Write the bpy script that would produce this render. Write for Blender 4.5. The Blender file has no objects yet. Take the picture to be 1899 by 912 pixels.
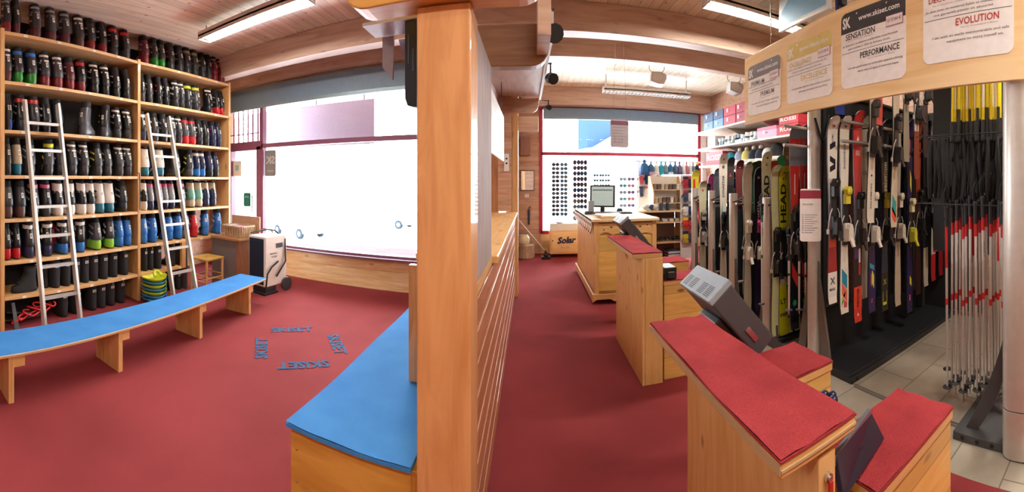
import bpy, math, random
from mathutils import Vector, Matrix
random.seed(7)
SC = bpy.context.scene
COL = SC.collection
PI = math.pi
# ---------------------------------------------------------------- camera: a sweep panorama, cylindrical projection
F, XV, YH, H = 700.0, 985.0, 335.0, 1.5
cd = bpy.data.cameras.new('camera'); cd.type = 'PANO'; cd.panorama_type = 'CENTRAL_CYLINDRICAL'
cd.central_cylindrical_range_u_min = -1899/2/F; cd.central_cylindrical_range_u_max = 1899/2/F
cd.central_cylindrical_range_v_min = -(912-YH)/F; cd.central_cylindrical_range_v_max = YH/F
cd.central_cylindrical_radius = 1.0
cam = bpy.data.objects.new('camera', cd); COL.objects.link(cam)
cam.location = (0, 0, H); cam.rotation_euler = (PI/2, 0, -(1899/2-XV)/F)
SC.camera = cam
# ---------------------------------------------------------------- world, exposure
wd = bpy.data.worlds.new('world'); SC.world = wd; wd.use_nodes = True
bg = wd.node_tree.nodes['Background']; bg.inputs[0].default_value = (0.93, 0.97, 1.0, 1); bg.inputs[1].default_value = 20.0
SC.view_settings.view_transform = 'Standard'; SC.view_settings.look = 'None'
SC.view_settings.exposure = 0.25; SC.view_settings.gamma = 1.0; SC.view_settings.use_curve_mapping = False
try:
    SC.cycles.use_denoising = True
    SC.cycles.max_bounces = 7; SC.cycles.diffuse_bounces = 4; SC.cycles.glossy_bounces = 3
    SC.cycles.transmission_bounces = 4; SC.cycles.transparent_max_bounces = 12
    SC.cycles.sample_clamp_indirect = 10.0
    SC.cycles.caustics_reflective = False; SC.cycles.caustics_refractive = False
    SC.cycles.use_adaptive_sampling = True; SC.cycles.adaptive_threshold = 0.015
except Exception:
    pass

def area(name, loc, rot, sx, sy, power, col=(1, 1, 1), portal=False):
    l = bpy.data.lights.new(name, 'AREA'); l.shape = 'RECTANGLE'; l.size = sx; l.size_y = sy
    l.energy = power; l.color = col
    if portal:
        l.cycles.is_portal = True
    o = bpy.data.objects.new(name, l); COL.objects.link(o); o.location = loc; o.rotation_euler = rot
    return o
# daylight coming in through the two shop windows (portals guide the sky light through the openings)
area('window_portal', (-2.6, 4.95, 1.7), (-PI/2, 0, 0), 5.0, 2.6, 1, portal=True)
area('window_portal', (1.95, 7.98, 1.7), (-PI/2, 0, 0), 3.6, 2.6, 1, portal=True)

# ---------------------------------------------------------------- colour and materials
def lin(c):
    c = c/255.0
    return c/12.92 if c <= 0.04045 else ((c+0.055)/1.055)**2.4
def rgb(h):
    if isinstance(h, str):
        h = h.lstrip('#'); h = [int(h[i:i+2], 16) for i in (0, 2, 4)]
    return (lin(h[0]), lin(h[1]), lin(h[2]), 1)
_mc = {}
def M(col, rough=0.5, metal=0.0, emit=0.0, spec=0.5, noise=0.0):
    key = (str(col), rough, metal, emit, spec, noise)
    if key in _mc: return _mc[key]
    m = bpy.data.materials.new('paint'); m.use_nodes = True
    nt = m.node_tree; b = nt.nodes['Principled BSDF']
    c = rgb(col)
    b.inputs['Base Color'].default_value = c
    b.inputs['Roughness'].default_value = rough; b.inputs['Metallic'].default_value = metal
    b.inputs['Specular IOR Level'].default_value = spec
    # a faint wear pattern so that no surface is perfectly flat in colour
    tc = nt.nodes.new('ShaderNodeTexCoord'); n = nt.nodes.new('ShaderNodeTexNoise'); n.inputs['Scale'].default_value = 22
    mx = nt.nodes.new('ShaderNodeMix'); mx.data_type = 'RGBA'
    k = 0.82 - noise
    mx.inputs['A'].default_value = (c[0]*k, c[1]*k, c[2]*k, 1); mx.inputs['B'].default_value = c
    nt.links.new(tc.outputs['Object'], n.inputs['Vector']); nt.links.new(n.outputs['Fac'], mx.inputs['Factor'])
    nt.links.new(mx.outputs['Result'], b.inputs['Base Color'])
    if emit > 0:
        b.inputs['Emission Color'].default_value = c; b.inputs['Emission Strength'].default_value = emit
    _mc[key] = m
    return m

def wood(name, light, dark, grain='X', rough=0.45, plank=None, pw=0.12, scale=3.0, knots=0.5, line=0.35, ks=5.5, coat=0.0):
    """pine: grain streaks along one axis, knots, and optional plank joints every pw metres along axis `plank`."""
    m = bpy.data.materials.new(name); m.use_nodes = True
    nt = m.node_tree; N = nt.nodes; L = nt.links; b = N['Principled BSDF']
    b.inputs['Roughness'].default_value = rough; b.inputs['Coat Weight'].default_value = coat
    tc = N.new('ShaderNodeTexCoord'); mp = N.new('ShaderNodeMapping')
    s = {'X': (0.12, 1, 1), 'Y': (1, 0.12, 1), 'Z': (1, 1, 0.12)}[grain]
    mp.inputs['Scale'].default_value = [v*scale for v in s]
    L.new(tc.outputs['Object'], mp.inputs['Vector'])
    n = N.new('ShaderNodeTexNoise'); n.inputs['Scale'].default_value = 6; n.inputs['Detail'].default_value = 5; n.inputs['Distortion'].default_value = 1.2
    L.new(mp.outputs['Vector'], n.inputs['Vector'])
    cr = N.new('ShaderNodeValToRGB'); e = cr.color_ramp.elements
    e[0].position = 0.30; e[0].color = rgb(dark); e[1].position = 0.62; e[1].color = rgb(light)
    L.new(n.outputs['Fac'], cr.inputs['Fac'])
    col = cr.outputs['Color']
    if knots > 0:
        mk = N.new('ShaderNodeMapping'); sk = {'X': (0.45, 1, 1), 'Y': (1, 0.45, 1), 'Z': (1, 1, 0.45)}[grain]
        mk.inputs['Scale'].default_value = [v*ks for v in sk]; L.new(tc.outputs['Object'], mk.inputs['Vector'])
        v = N.new('ShaderNodeTexVoronoi'); v.inputs['Scale'].default_value = 1.0; L.new(mk.outputs['Vector'], v.inputs['Vector'])
        kr = N.new('ShaderNodeValToRGB'); k = kr.color_ramp.elements
        k[0].position = 0.06; k[0].color = (1, 1, 1, 1); k[1].position = 0.13; k[1].color = (0, 0, 0, 1)
        L.new(v.outputs['Distance'], kr.inputs['Fac'])
        km = N.new('ShaderNodeMath'); km.operation = 'MULTIPLY'; km.inputs[1].default_value = knots; L.new(kr.outputs['Color'], km.inputs[0])
        mx = N.new('ShaderNodeMix'); mx.data_type = 'RGBA'; d = rgb(dark)
        mx.inputs['B'].default_value = (d[0]*0.35, d[1]*0.25, d[2]*0.2, 1)
        L.new(km.outputs[0], mx.inputs['Factor']); L.new(col, mx.inputs['A']); col = mx.outputs['Result']
    if plank:
        sp = N.new('ShaderNodeSeparateXYZ'); L.new(tc.outputs['Object'], sp.inputs[0])
        dv = N.new('ShaderNodeMath'); dv.operation = 'DIVIDE'; dv.inputs[1].default_value = pw; L.new(sp.outputs[plank], dv.inputs[0])
        fl = N.new('ShaderNodeMath'); fl.operation = 'FLOOR'; L.new(dv.outputs[0], fl.inputs[0])
        wn = N.new('ShaderNodeTexWhiteNoise'); wn.noise_dimensions = '1D'; L.new(fl.outputs[0], wn.inputs['W'])
        hv = N.new('ShaderNodeHueSaturation'); 
        mr = N.new('ShaderNodeMapRange'); mr.inputs['To Min'].default_value = 0.86; mr.inputs['To Max'].default_value = 1.10
        L.new(wn.outputs['Value'], mr.inputs['Value']); L.new(mr.outputs['Result'], hv.inputs['Value']); L.new(col, hv.inputs['Color']); col = hv.outputs['Color']
        fr = N.new('ShaderNodeMath'); fr.operation = 'FRACT'; L.new(dv.outputs[0], fr.inputs[0])
        lt = N.new('ShaderNodeMath'); lt.operation = 'LESS_THAN'; lt.inputs[1].default_value = 0.045; L.new(fr.outputs[0], lt.inputs[0])
        ml = N.new('ShaderNodeMath'); ml.operation = 'MULTIPLY'; ml.inputs[1].default_value = line; L.new(lt.outputs[0], ml.inputs[0])
        m2 = N.new('ShaderNodeMix'); m2.data_type = 'RGBA'; m2.inputs['B'].default_value = (0.05, 0.03, 0.02, 1)
        L.new(ml.outputs[0], m2.inputs['Factor']); L.new(col, m2.inputs['A']); col = m2.outputs['Result']
    L.new(col, b.inputs['Base Color'])
    return m

def fabric(name, light, dark, scale=400, bump=0.3, blotch=1.2):
    m = bpy.data.materials.new(name); m.use_nodes = True
    nt = m.node_tree; N = nt.nodes; L = nt.links; b = N['Principled BSDF']; b.inputs['Roughness'].default_value = 0.95
    b.inputs['Specular IOR Level'].default_value = 0.15
    tc = N.new('ShaderNodeTexCoord')
    n1 = N.new('ShaderNodeTexNoise'); n1.inputs['Scale'].default_value = scale; n1.inputs['Detail'].default_value = 3
    n2 = N.new('ShaderNodeTexNoise'); n2.inputs['Scale'].default_value = blotch; n2.inputs['Detail'].default_value = 4
    L.new(tc.outputs['Object'], n1.inputs['Vector']); L.new(tc.outputs['Object'], n2.inputs['Vector'])
    ad = N.new('ShaderNodeMath'); ad.operation = 'ADD'; L.new(n1.outputs['Fac'], ad.inputs[0]); L.new(n2.outputs['Fac'], ad.inputs[1])
    cr = N.new('ShaderNodeValToRGB'); e = cr.color_ramp.elements; e[0].position = 0.35; e[0].color = rgb(dark); e[1].position = 0.65; e[1].color = rgb(light)
    hf = N.new('ShaderNodeMath'); hf.operation = 'MULTIPLY'; hf.inputs[1].default_value = 0.5; L.new(ad.outputs[0], hf.inputs[0]); L.new(hf.outputs[0], cr.inputs['Fac'])
    L.new(cr.outputs['Color'], b.inputs['Base Color'])
    bp = N.new('ShaderNodeBump'); bp.inputs['Strength'].default_value = bump; bp.inputs['Distance'].default_value = 0.004
    L.new(n1.outputs['Fac'], bp.inputs['Height']); L.new(bp.outputs['Normal'], b.inputs['Normal'])
    return m

def glass_mat():
    m = bpy.data.materials.new('window_glass'); m.use_nodes = True
    nt = m.node_tree; nt.nodes.clear()
    t = nt.nodes.new('ShaderNodeBsdfTransparent'); t.inputs[0].default_value = (0.97, 0.98, 0.98, 1)
    g = nt.nodes.new('ShaderNodeBsdfGlossy'); g.inputs['Roughness'].default_value = 0.02
    lw = nt.nodes.new('ShaderNodeLayerWeight'); lw.inputs['Blend'].default_value = 0.15
    mx = nt.nodes.new('ShaderNodeMixShader'); o = nt.nodes.new('ShaderNodeOutputMaterial')
    nt.links.new(lw.outputs['Fresnel'], mx.inputs[0]); nt.links.new(t.outputs[0], mx.inputs[1]); nt.links.new(g.outputs[0], mx.inputs[2]); nt.links.new(mx.outputs[0], o.inputs[0])
    return m
GLASS = glass_mat()

def tile_mat():
    m = bpy.data.materials.new('floor_tile'); m.use_nodes = True
    nt = m.node_tree; N = nt.nodes; L = nt.links; b = N['Principled BSDF']; b.inputs['Roughness'].default_value = 0.35
    tc = N.new('ShaderNodeTexCoord'); br = N.new('ShaderNodeTexBrick')
    br.offset = 0.5; br.inputs['Scale'].default_value = 1.0; br.inputs['Brick Width'].default_value = 0.6; br.inputs['Row Height'].default_value = 0.3
    br.inputs['Mortar Size'].default_value = 0.004; br.inputs['Color1'].default_value = rgb('b4ab9c'); br.inputs['Color2'].default_value = rgb('a2998a'); br.inputs['Mortar'].default_value = rgb('777064')
    L.new(tc.outputs['Object'], br.inputs['Vector'])
    n = N.new('ShaderNodeTexNoise'); n.inputs['Scale'].default_value = 9; n.inputs['Detail'].default_value = 6; L.new(tc.outputs['Object'], n.inputs['Vector'])
    mx = N.new('ShaderNodeMix'); mx.data_type = 'RGBA'; mx.blend_type = 'MULTIPLY'; mx.inputs['Factor'].default_value = 0.45
    L.new(br.outputs['Color'], mx.inputs['A']); L.new(n.outputs['Color'], mx.inputs['B']); L.new(mx.outputs['Result'], b.inputs['Base Color'])
    bw = N.new('ShaderNodeRGBToBW')
    L.new(n.outputs['Color'], bw.inputs[0]); L.new(bw.outputs[0], mx.inputs['B'])
    return m

PINE = wood('pine_varnished', 'dfb078', 'c99658', 'Z', plank=None, coat=0.3)
PINE_X = wood('pine_varnished_x', 'e0b478', 'cd9a5c', 'X', coat=0.25)
PINE_Y = wood('pine_varnished_y', 'e0b478', 'cd9a5c', 'Y', coat=0.25)
PINE_PALE = wood('pine_pale', 'e8cda4', 'd2ab78', 'X', plank='Z', pw=0.13, line=0.3)
PINE_SHELF = wood('pine_shelf', 'deb480', 'ca9860', 'X', knots=0.4)
PINE_POST = wood('pine_post', 'dfa56c', 'c98a52', 'Z', scale=2.2, knots=0.85, ks=6.5, coat=0.35)
PINE_BOX = wood('pine_box', 'eac070', 'dca654', 'X', plank='Z', pw=0.16, line=0.25, knots=0.85, ks=7, coat=0.3)
PINE_BOXL = wood('pine_box_side', 'e6bf80', 'd6a866', 'Z', knots=0.9, ks=8, coat=0.2)
CEIL = wood('ceiling_boards', 'f3e8d4', 'e6d3b6', 'Y', plank='X', pw=0.115, line=0.6, knots=0.8, scale=2.5, ks=9.0)
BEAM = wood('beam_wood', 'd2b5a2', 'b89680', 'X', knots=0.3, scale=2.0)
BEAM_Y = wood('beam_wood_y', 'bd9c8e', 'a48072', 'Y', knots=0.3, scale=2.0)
WALLW = wood('wall_boards', 'c8a088', 'b08468', 'X', plank='Z', pw=0.10, line=0.45, knots=0.4)
SIGNW = wood('sign_board_wood', 'f0d3a2', 'e3bd84', 'Y', knots=0.85, scale=1.6, ks=4)
SLATW = wood('slat_wood', 'bd8058', 'a56842', 'Y', knots=0.2, coat=0.3)
GREYW = wood('sheen_grey_pier', 'a89694', '8c7c7a', 'Z', knots=0.1, scale=4, rough=.75)  # grey-lilac puts the reflected light into the wood colour
CARPET = fabric('red_carpet', '984044', '7a3034', 380, 0.5)
CARPET_TOP = fabric('red_carpet_top', 'ac4044', '862c32', 300, 0.7, 6)
BLUE = fabric('blue_felt', '4a90d4', '3a7cc6', 500, 0.25, 5)
TILE = tile_mat()
ALU = M('dededa', 0.35, 0.6)
ALU_POST = M('cfc8bf', 0.35, 0.35)
CHROME = M('d8d8d8', 0.18, 1.0)
BLACK = M('131416', 0.5)
BLACKG = M('0d0e10', 0.22)
DKGREY = M('3c3d42', 0.45)
WHITE = M('eeeeee', 0.5)
REDFR = M('b0203c', 0.4)
PURPFR = M('84506c', 0.4)

# ---------------------------------------------------------------- mesh builder
_tc = {}
def text_geo(s, bold=0.0):
    k = (s, bold)
    if k not in _tc:
        cu = bpy.data.curves.new('t', 'FONT'); cu.body = s; cu.size = 1.0; cu.offset = bold; cu.align_x = 'CENTER'; cu.align_y = 'CENTER'; cu.resolution_u = 2
        o = bpy.data.objects.new('t', cu); COL.objects.link(o)
        dg = bpy.context.evaluated_depsgraph_get(); me = bpy.data.meshes.new_from_object(o.evaluated_get(dg))
        vs = [v.co.copy() for v in me.vertices]; fs = [tuple(p.vertices) for p in me.polygons]
        bpy.data.objects.remove(o); bpy.data.curves.remove(cu); bpy.data.meshes.remove(me)
        if vs:
            xs = [v.x for v in vs]; ys = [v.y for v in vs]
            cx, cy = (min(xs)+max(xs))/2, (min(ys)+max(ys))/2; w, h = max(xs)-min(xs), max(ys)-min(ys)
            vs = [Vector((v.x-cx, v.y-cy, 0)) for v in vs]
        else: w = h = 1
        _tc[k] = (vs, fs, w, h)
    return _tc[k]

class MB:
    def __init__(s): s.v = []; s.f = []; s.mi = []; s.sm = []; s.mats = []; s.M = Matrix.Identity(4)
    def _m(s, mat):
        if mat not in s.mats: s.mats.append(mat)
        return s.mats.index(mat)
    def add(s, vs, fs, mat=None, smooth=False, T=None):
        b = len(s.v); T = s.M if T is None else s.M @ T
        s.v += [T @ Vector(v) for v in vs]; i = s._m(mat)
        for f in fs: s.f.append(tuple(b+k for k in f)); s.mi.append(i); s.sm.append(smooth)
        return s
    def box(s, x0, x1, y0, y1, z0, z1, mat=None, T=None):
        vs = [(x, y, z) for z in (z0, z1) for y in (y0, y1) for x in (x0, x1)]
        return s.add(vs, [(0, 2, 3, 1), (4, 5, 7, 6), (0, 1, 5, 4), (2, 6, 7, 3), (0, 4, 6, 2), (1, 3, 7, 5)], mat, False, T)
    def bar(s, p0, p1, w, d, mat=None, up=(0, 0, 1)):
        p0, p1 = Vector(p0), Vector(p1); z = (p1-p0); L = z.length; z.normalize(); up = Vector(up)
        if abs(z.dot(up)) > 0.98: up = Vector((0, 1, 0))
        x = up.cross(z).normalized(); y = z.cross(x)
        T = Matrix((x, y, z)).transposed().to_4x4(); T.translation = p0
        return s.box(-w/2, w/2, -d/2, d/2, 0, L, mat, T)
    def loft(s, rings, mat=None, smooth=True, cap=True, T=None, close=True):
        n = len(rings[0]); vs = [p for r in rings for p in r]; fs = []
        for i in range(len(rings)-1):
            for k in range(n if close else n-1):
                a, b = i*n+k, i*n+(k+1) % n
                fs.append((a, b, b+n, a+n))
        s.add(vs, fs, mat, smooth, T)
        if cap:
            s.add(rings[0], [tuple(reversed(range(n)))], mat, False, T); s.add(rings[-1], [tuple(range(n))], mat, False, T)
        return s
    def tube(s, pts, r, n=8, mat=None, cap=True):
        pts = [Vector(p) for p in pts]; rings = []; prev = None
        for i, p in enumerate(pts):
            d = (pts[min(i+1, len(pts)-1)] - pts[max(i-1, 0)]).normalized()
            if prev is None:
                u = Vector((0, 0, 1)) if abs(d.z) < 0.9 else Vector((1, 0, 0))
                x = u.cross(d).normalized()
            else:
                x = (prev - d*prev.dot(d)).normalized()
            prev = x; y = d.cross(x); rr = r[i] if isinstance(r, (list, tuple)) else r
            rings.append([p + x*rr*math.cos(2*PI*k/n) + y*rr*math.sin(2*PI*k/n) for k in range(n)])
        return s.loft(rings, mat, True, cap)
    def cyl(s, p0, p1, r, r2=None, n=12, mat=None):
        return s.tube([p0, p1], [r, r if r2 is None else r2], n, mat)
    def lathe(s, prof, n=20, mat=None, T=None, c=(0, 0)):
        rings = [[(c[0]+r*math.cos(2*PI*k/n), c[1]+r*math.sin(2*PI*k/n), z) for k in range(n)] for r, z in prof]
        return s.loft(rings, mat, True, True, T)
    def prism(s, poly, d0, d1, plane='XZ', mat=None, T=None):
        def P(a, b, d): return {'XZ': (a, d, b), 'YZ': (d, a, b), 'XY': (a, b, d)}[plane]
        n = len(poly); vs = [P(a, b, d0) for a, b in poly] + [P(a, b, d1) for a, b in poly]
        fs = [tuple(reversed(range(n))), tuple(range(n, 2*n))] + [(k, (k+1) % n, (k+1) % n+n, k+n) for k in range(n)]
        return s.add(vs, fs, mat, False, T)
    def ball(s, c, rx, ry=None, rz=None, n=12, m=8, mat=None, T=None, z0=-1, z1=1):
        ry = ry or rx; rz = rz or rx; rings = []
        a0, a1 = math.asin(max(-1, z0)), math.asin(min(1, z1))
        for i in range(m+1):
            a = a0+(a1-a0)*i/m; q = max(math.cos(a), 0.02)
            rings.append([(c[0]+rx*q*math.cos(2*PI*k/n), c[1]+ry*q*math.sin(2*PI*k/n), c[2]+rz*math.sin(a)) for k in range(n)])
        return s.loft(rings, mat, True, True, T)
    def text(s, t, T, h, mat, bold=0.0, w=None, flip=False):
        """text centred on T's origin in T's XY plane, capital height h, optionally squeezed to width w."""
        vs, fs, tw, th = text_geo(t, bold)
        k = h/0.72 if any(ch.islower() for ch in t) else h/max(th, 1e-3)
        kx = k if w is None else w/max(tw, 1e-3)
        S = Matrix.Diagonal((-kx if flip else kx, k, 1, 1))
        return s.add(vs, fs, mat, False, T @ S)
    def build(s, name, mat=None, parent=None, loc=None, bevel=0.0):
        me = bpy.data.meshes.new(name)
        s.mats = [mat if q is None else q for q in s.mats]
        me.from_pydata([tuple(v) for v in s.v], [], s.f)
        for q in s.mats: me.materials.append(q)
        me.polygons.foreach_set('material_index', s.mi); me.polygons.foreach_set('use_smooth', s.sm); me.update()
        o = bpy.data.objects.new(name, me); COL.objects.link(o)
        if parent: o.parent = parent
        if loc: o.location = loc
        if bevel > 0:
            b = o.modifiers.new('bevel', 'BEVEL'); b.width = bevel; b.segments = 2; b.limit_method = 'ANGLE'
        return o

def rrect(w, h, r, n=5):
    pts = []
    for cx, cy, a0 in ((w/2-r, h/2-r, 0), (-w/2+r, h/2-r, PI/2), (-w/2+r, -h/2+r, PI), (w/2-r, -h/2+r, 1.5*PI)):
        for k in range(n+1):
            a = a0+PI/2*k/n; pts.append((cx+r*math.cos(a), cy+r*math.sin(a)))
    return pts
def thing(name, label, cat, loc=(0, 0, 0), rz=0.0, group=None):
    o = bpy.data.objects.new(name, None); COL.objects.link(o); o.empty_display_size = 0.1
    o.location = loc; o.rotation_euler = (0, 0, rz); return tag(o, label, cat, group)
def tag(o, label, cat, group=None, kind=None):
    o['label'] = label; o['category'] = cat
    if group: o['group'] = group
    if kind: o['kind'] = kind
    return o
def struct(name, mb, mat=None, parent=None, bevel=0):
    o = mb.build(name, mat, parent, bevel=bevel)
    if parent is None: o['kind'] = 'structure'
    return o
def copy_tree(o, parent=None):
    c = o.copy(); COL.objects.link(c); c.parent = parent
    for ch in list(o.children): copy_tree(ch, c)
    return c
def part(name, mesh, mat, parent, **kw):
    """a part that shares its mesh with the same part of its fellows but wears its own material"""
    o = bpy.data.objects.new(name, mesh); COL.objects.link(o); o.parent = parent
    if mat is not None:
        o.material_slots[0].link = 'OBJECT'; o.material_slots[0].material = mat
    return o
def az(px): return (px-XV)/F
def at(px, r, z=0): return Vector((r*math.sin(az(px)), r*math.cos(az(px)), z))
def onY(px, Y, z=0): return Vector((Y*math.tan(az(px)), Y, z))
def onX(px, X, z=0): return Vector((X, X/math.tan(az(px)), z))
def zof(py, p): return H + (YH-py)*math.hypot(p[0], p[1])/F
def TR(x, y, z, rz=0.0, rx=0.0, ry=0.0):
    return Matrix.Translation((x, y, z)) @ Matrix.Rotation(rz, 4, 'Z') @ Matrix.Rotation(ry, 4, 'Y') @ Matrix.Rotation(rx, 4, 'X')
ORD = ['first', 'second', 'third', 'fourth', 'fifth', 'sixth', 'seventh', 'eighth', 'ninth', 'tenth', 'eleventh', 'twelfth', 'thirteenth', 'fourteenth', 'fifteenth', 'sixteenth', 'seventeenth', 'eighteenth', 'nineteenth', 'twentieth', 'twenty-first', 'twenty-second', 'twenty-third', 'twenty-fourth', 'twenty-fifth', 'twenty-sixth', 'twenty-seventh', 'twenty-eighth']
def C_(s): return s
# ================================================================= SHELL
WY1, WY2, CZ, XR, XL = 4.78, 7.80, 3.40, 3.90, -5.25
struct('floor', MB().box(XL-.1, 1.74, -2.6, WY2+.1, -0.06, 0), CARPET)
struct('floor', MB().box(1.74, XR+.1, -2.6, 3.3, -0.06, 0.001).add([(1.74,3.3,-.06),(XR+.1,3.3,-.06),(XR+.1,WY2+.1,-.06),(1.74,WY2+.1,-.06)],[(0,1,2,3)]), TILE)
struct('floor', MB().box(1.74, XR+.1, 3.3, WY2+.1, -0.06, 0), CARPET)
struct('ceiling', MB().box(XL-.1, XR+.1, -2.6, WY2+.2, CZ, CZ+0.08), CEIL)
struct('wall_left', MB().box(XL-.1, XL, -2.6, WY1+.1, 0, CZ), WALLW)
struct('wall_right', MB().box(XR, XR+.1, -2.6, WY2+.1, 0, CZ), WALLW)
struct('wall_back', MB().box(XL-.1, XR+.1, -2.7, -2.6, 0, CZ), WALLW)
# left window wall: parapet, pier and head
WL, WR = -4.14, -1.10          # left window opening
struct('wall_front', MB().box(WL-.08, -0.42, WY1, WY1+.12, 0, 0.43), PINE_PALE)
struct('wall_front', MB().box(-.42, -0.25, WY1, WY1+.08, 1.11, CZ), WALLW)
struct('wall_front', MB().box(-1.10, -0.42, WY1, WY1+.12, 0.43, CZ), wood('pier_boards', 'b07850', '8f5a36', 'Z', knots=0.4))
struct('wall_front', MB().box(XL, -0.25, WY1, WY1+.12, 3.02, CZ), BEAM)
struct('wall_front', MB().box(XL, -4.90, WY1, WY1+.12, 0, 3.02), wood('corner_boards', 'c9a48c', 'b08a70', 'Z', knots=0.1))
struct('wall_step', MB().box(-0.33, -0.25, WY1+.12, WY2+.1, 0, CZ), WALLW)
# right window wall
RWL, RWR = 0.20, 3.72
struct('wall_front', MB().box(-0.25, RWL, WY2, WY2+.12, 0, CZ), WALLW)
struct('wall_front', MB().box(RWL, XR, WY2, WY2+.12, 0, 0.42), PINE_PALE)
struct('wall_front', MB().box(RWL, XR, WY2, WY2+.12, 3.0, CZ), BEAM)
struct('wall_front', MB().box(RWR, XR, WY2, WY2+.12, 0.42, 3.0), WHITE)
# beams across the ceiling
def beam(name, x0, x1, y, dy, z0, lab):
    tag(MB().box(x0, x1, y, y+dy, z0, CZ-.001).build(name, BEAM, bevel=0.008), lab, 'beam')['kind'] = 'structure'
beam('ceiling_beam', XL, XR, 3.95, 0.20, 3.08, 'thick brown beam across the whole ceiling')
beam('ceiling_beam', -0.2, XR, 4.95, 0.16, 3.14, 'second brown beam across the ceiling')
beam('ceiling_beam', -0.2, XR, 7.55, 0.24, 3.03, 'brown beam above the far window')
beam('ceiling_beam', XL, -0.35, 4.58, 0.19, 3.10, 'brown beam above the left window')
# windows
def window(name, x0, x1, y, z0, z1, zt, mat, mull=()):
    w = struct(name, MB().box(x0, x1, y+.035, y+.045, z0+.02, z1-.02), GLASS)
    f = MB()
    f.box(x0-.03, x0+.04, y-.02, y+.08, z0-.03, z1, mat); f.box(x1-.04, x1+.03, y-.02, y+.08, z0-.03, z1, mat)
    f.box(x0, x1, y-.02, y+.08, z0-.04, z0+.03, mat); f.box(x0, x1, y-.02, y+.08, z1-.03, z1+.02, mat)
    f.box(x0, x1, y-.02, y+.08, zt-.035, zt+.035, mat)
    for m in mull: f.box(m-.03, m+.03, y-.02, y+.08, z0, z1, mat)
    f.build('window_frame', mat, w, bevel=0.004)
    return w
w1 = window('window_1', WL, WR, WY1, 0.45, 3.02, 2.08, PURPFR)
w2 = window('window_2', RWL, RWR, WY2, 0.44, 3.0, 2.06, REDFR)
# sill boards
struct('trim_1', MB().box(WL-.02, WR+.02, WY1-.10, WY1+.0, 0.425, 0.45), M('6f4a66', 0.4))
# roller shutter boxes rolled up behind the glass
def shutter(x0, x1, y, z0, z1, lab):
    r = thing('roller_shutter', lab, 'shutter', (x0, y, z0))
    n = 7; mb = MB()
    for k in range(n):
        a, b = (z1-z0)*k/n, (z1-z0)*(k+1)/n
        mb.prism([(-.03, a), (.0, a+.01), (.012, (a+b)/2), (0, b-.01), (-.03, b)], 0, x1-x0, 'YZ')
    mb.build('slat_curtain', M('7f9ab2', 0.5), r)
    MB().box(0, x1-x0, -.03, .02, -.05, 0).build('bottom_rail', M('8fa3b0', 0.4, .3), r)
shutter(XL+.05, WR, WY1-.03, 2.76, 3.06, 'dark blue-grey rolled-up shutter above the left shop window')
shutter(RWL+.05, RWR-.05, WY2-.03, 2.82, 3.0, 'narrow grey rolled-up shutter above the far shop window')
# glazed door in the corner left of window_1
d = struct('door_1', MB().box(-4.86, -4.20, WY1+.035, WY1+.045, 0.1, 2.05), GLASS)
f = MB()
for a, b in ((-4.92, -4.84), (-4.24, -4.14)): f.box(a, b, WY1-.03, WY1+.09, 0, 2.08)
f.box(-4.92, -4.14, WY1-.03, WY1+.09, 2.02, 2.17); f.box(-4.86, -4.2, WY1-.0, WY1+.08, 0, .12); f.build('door_frame', PURPFR, d, bevel=.004)
f = MB().cyl((-4.30, WY1-.07, .95), (-4.30, WY1-.07, 1.25), .013).cyl((-4.30, WY1-.07, 1.0), (-4.30, WY1+.03, 1.0), .01).cyl((-4.30, WY1-.07, 1.2), (-4.30, WY1+.03, 1.2), .01)
f.build('door_handle', CHROME, d)
w3 = struct('window_3', MB().box(-5.2, -4.20, WY1+.035, WY1+.045, 2.2, 3.0), GLASS)
f = MB()
for k in range(9): f.box(-5.15+k*.115, -5.135+k*.115, WY1-.01, WY1+.01, 2.17, 3.0)
f.box(-5.2, -4.14, WY1-.01, WY1+.01, 2.3, 2.315); f.build('grille', M('8a3a55', .4), w3)
tag(MB().box(0, .2, -.004, 0, 0, .27, WHITE).box(.05, .14, -.005, -.004, .1, .2, M('9fd0d8')).build('poster', WHITE, loc=(-4.84, WY1+.028, 1.58)), 'small white poster on the glazed corner door', 'poster')
o = MB().prism(rrect(.17, .24, .03), -.004, 0, 'XZ', M('1f7d7a')); o.text('PULL', TR(0, -.005, .05, 0, PI/2), .03, WHITE)
tag(o.build('door_notice', None, loc=(-4.50, WY1+.03, 1.17)), 'dark green rounded notice on the corner door glass', 'notice')
# corner building front seen through the door
tag(MB().box(-7.2, -5.9, 6.0, 6.1, -.1, 2.9).build('outside_panel', wood('outside_boards', 'c9b2a4', 'b59a8a', 'Z', plank='X', pw=.1)), 'pale board wall outside the corner door', 'wall')

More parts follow.
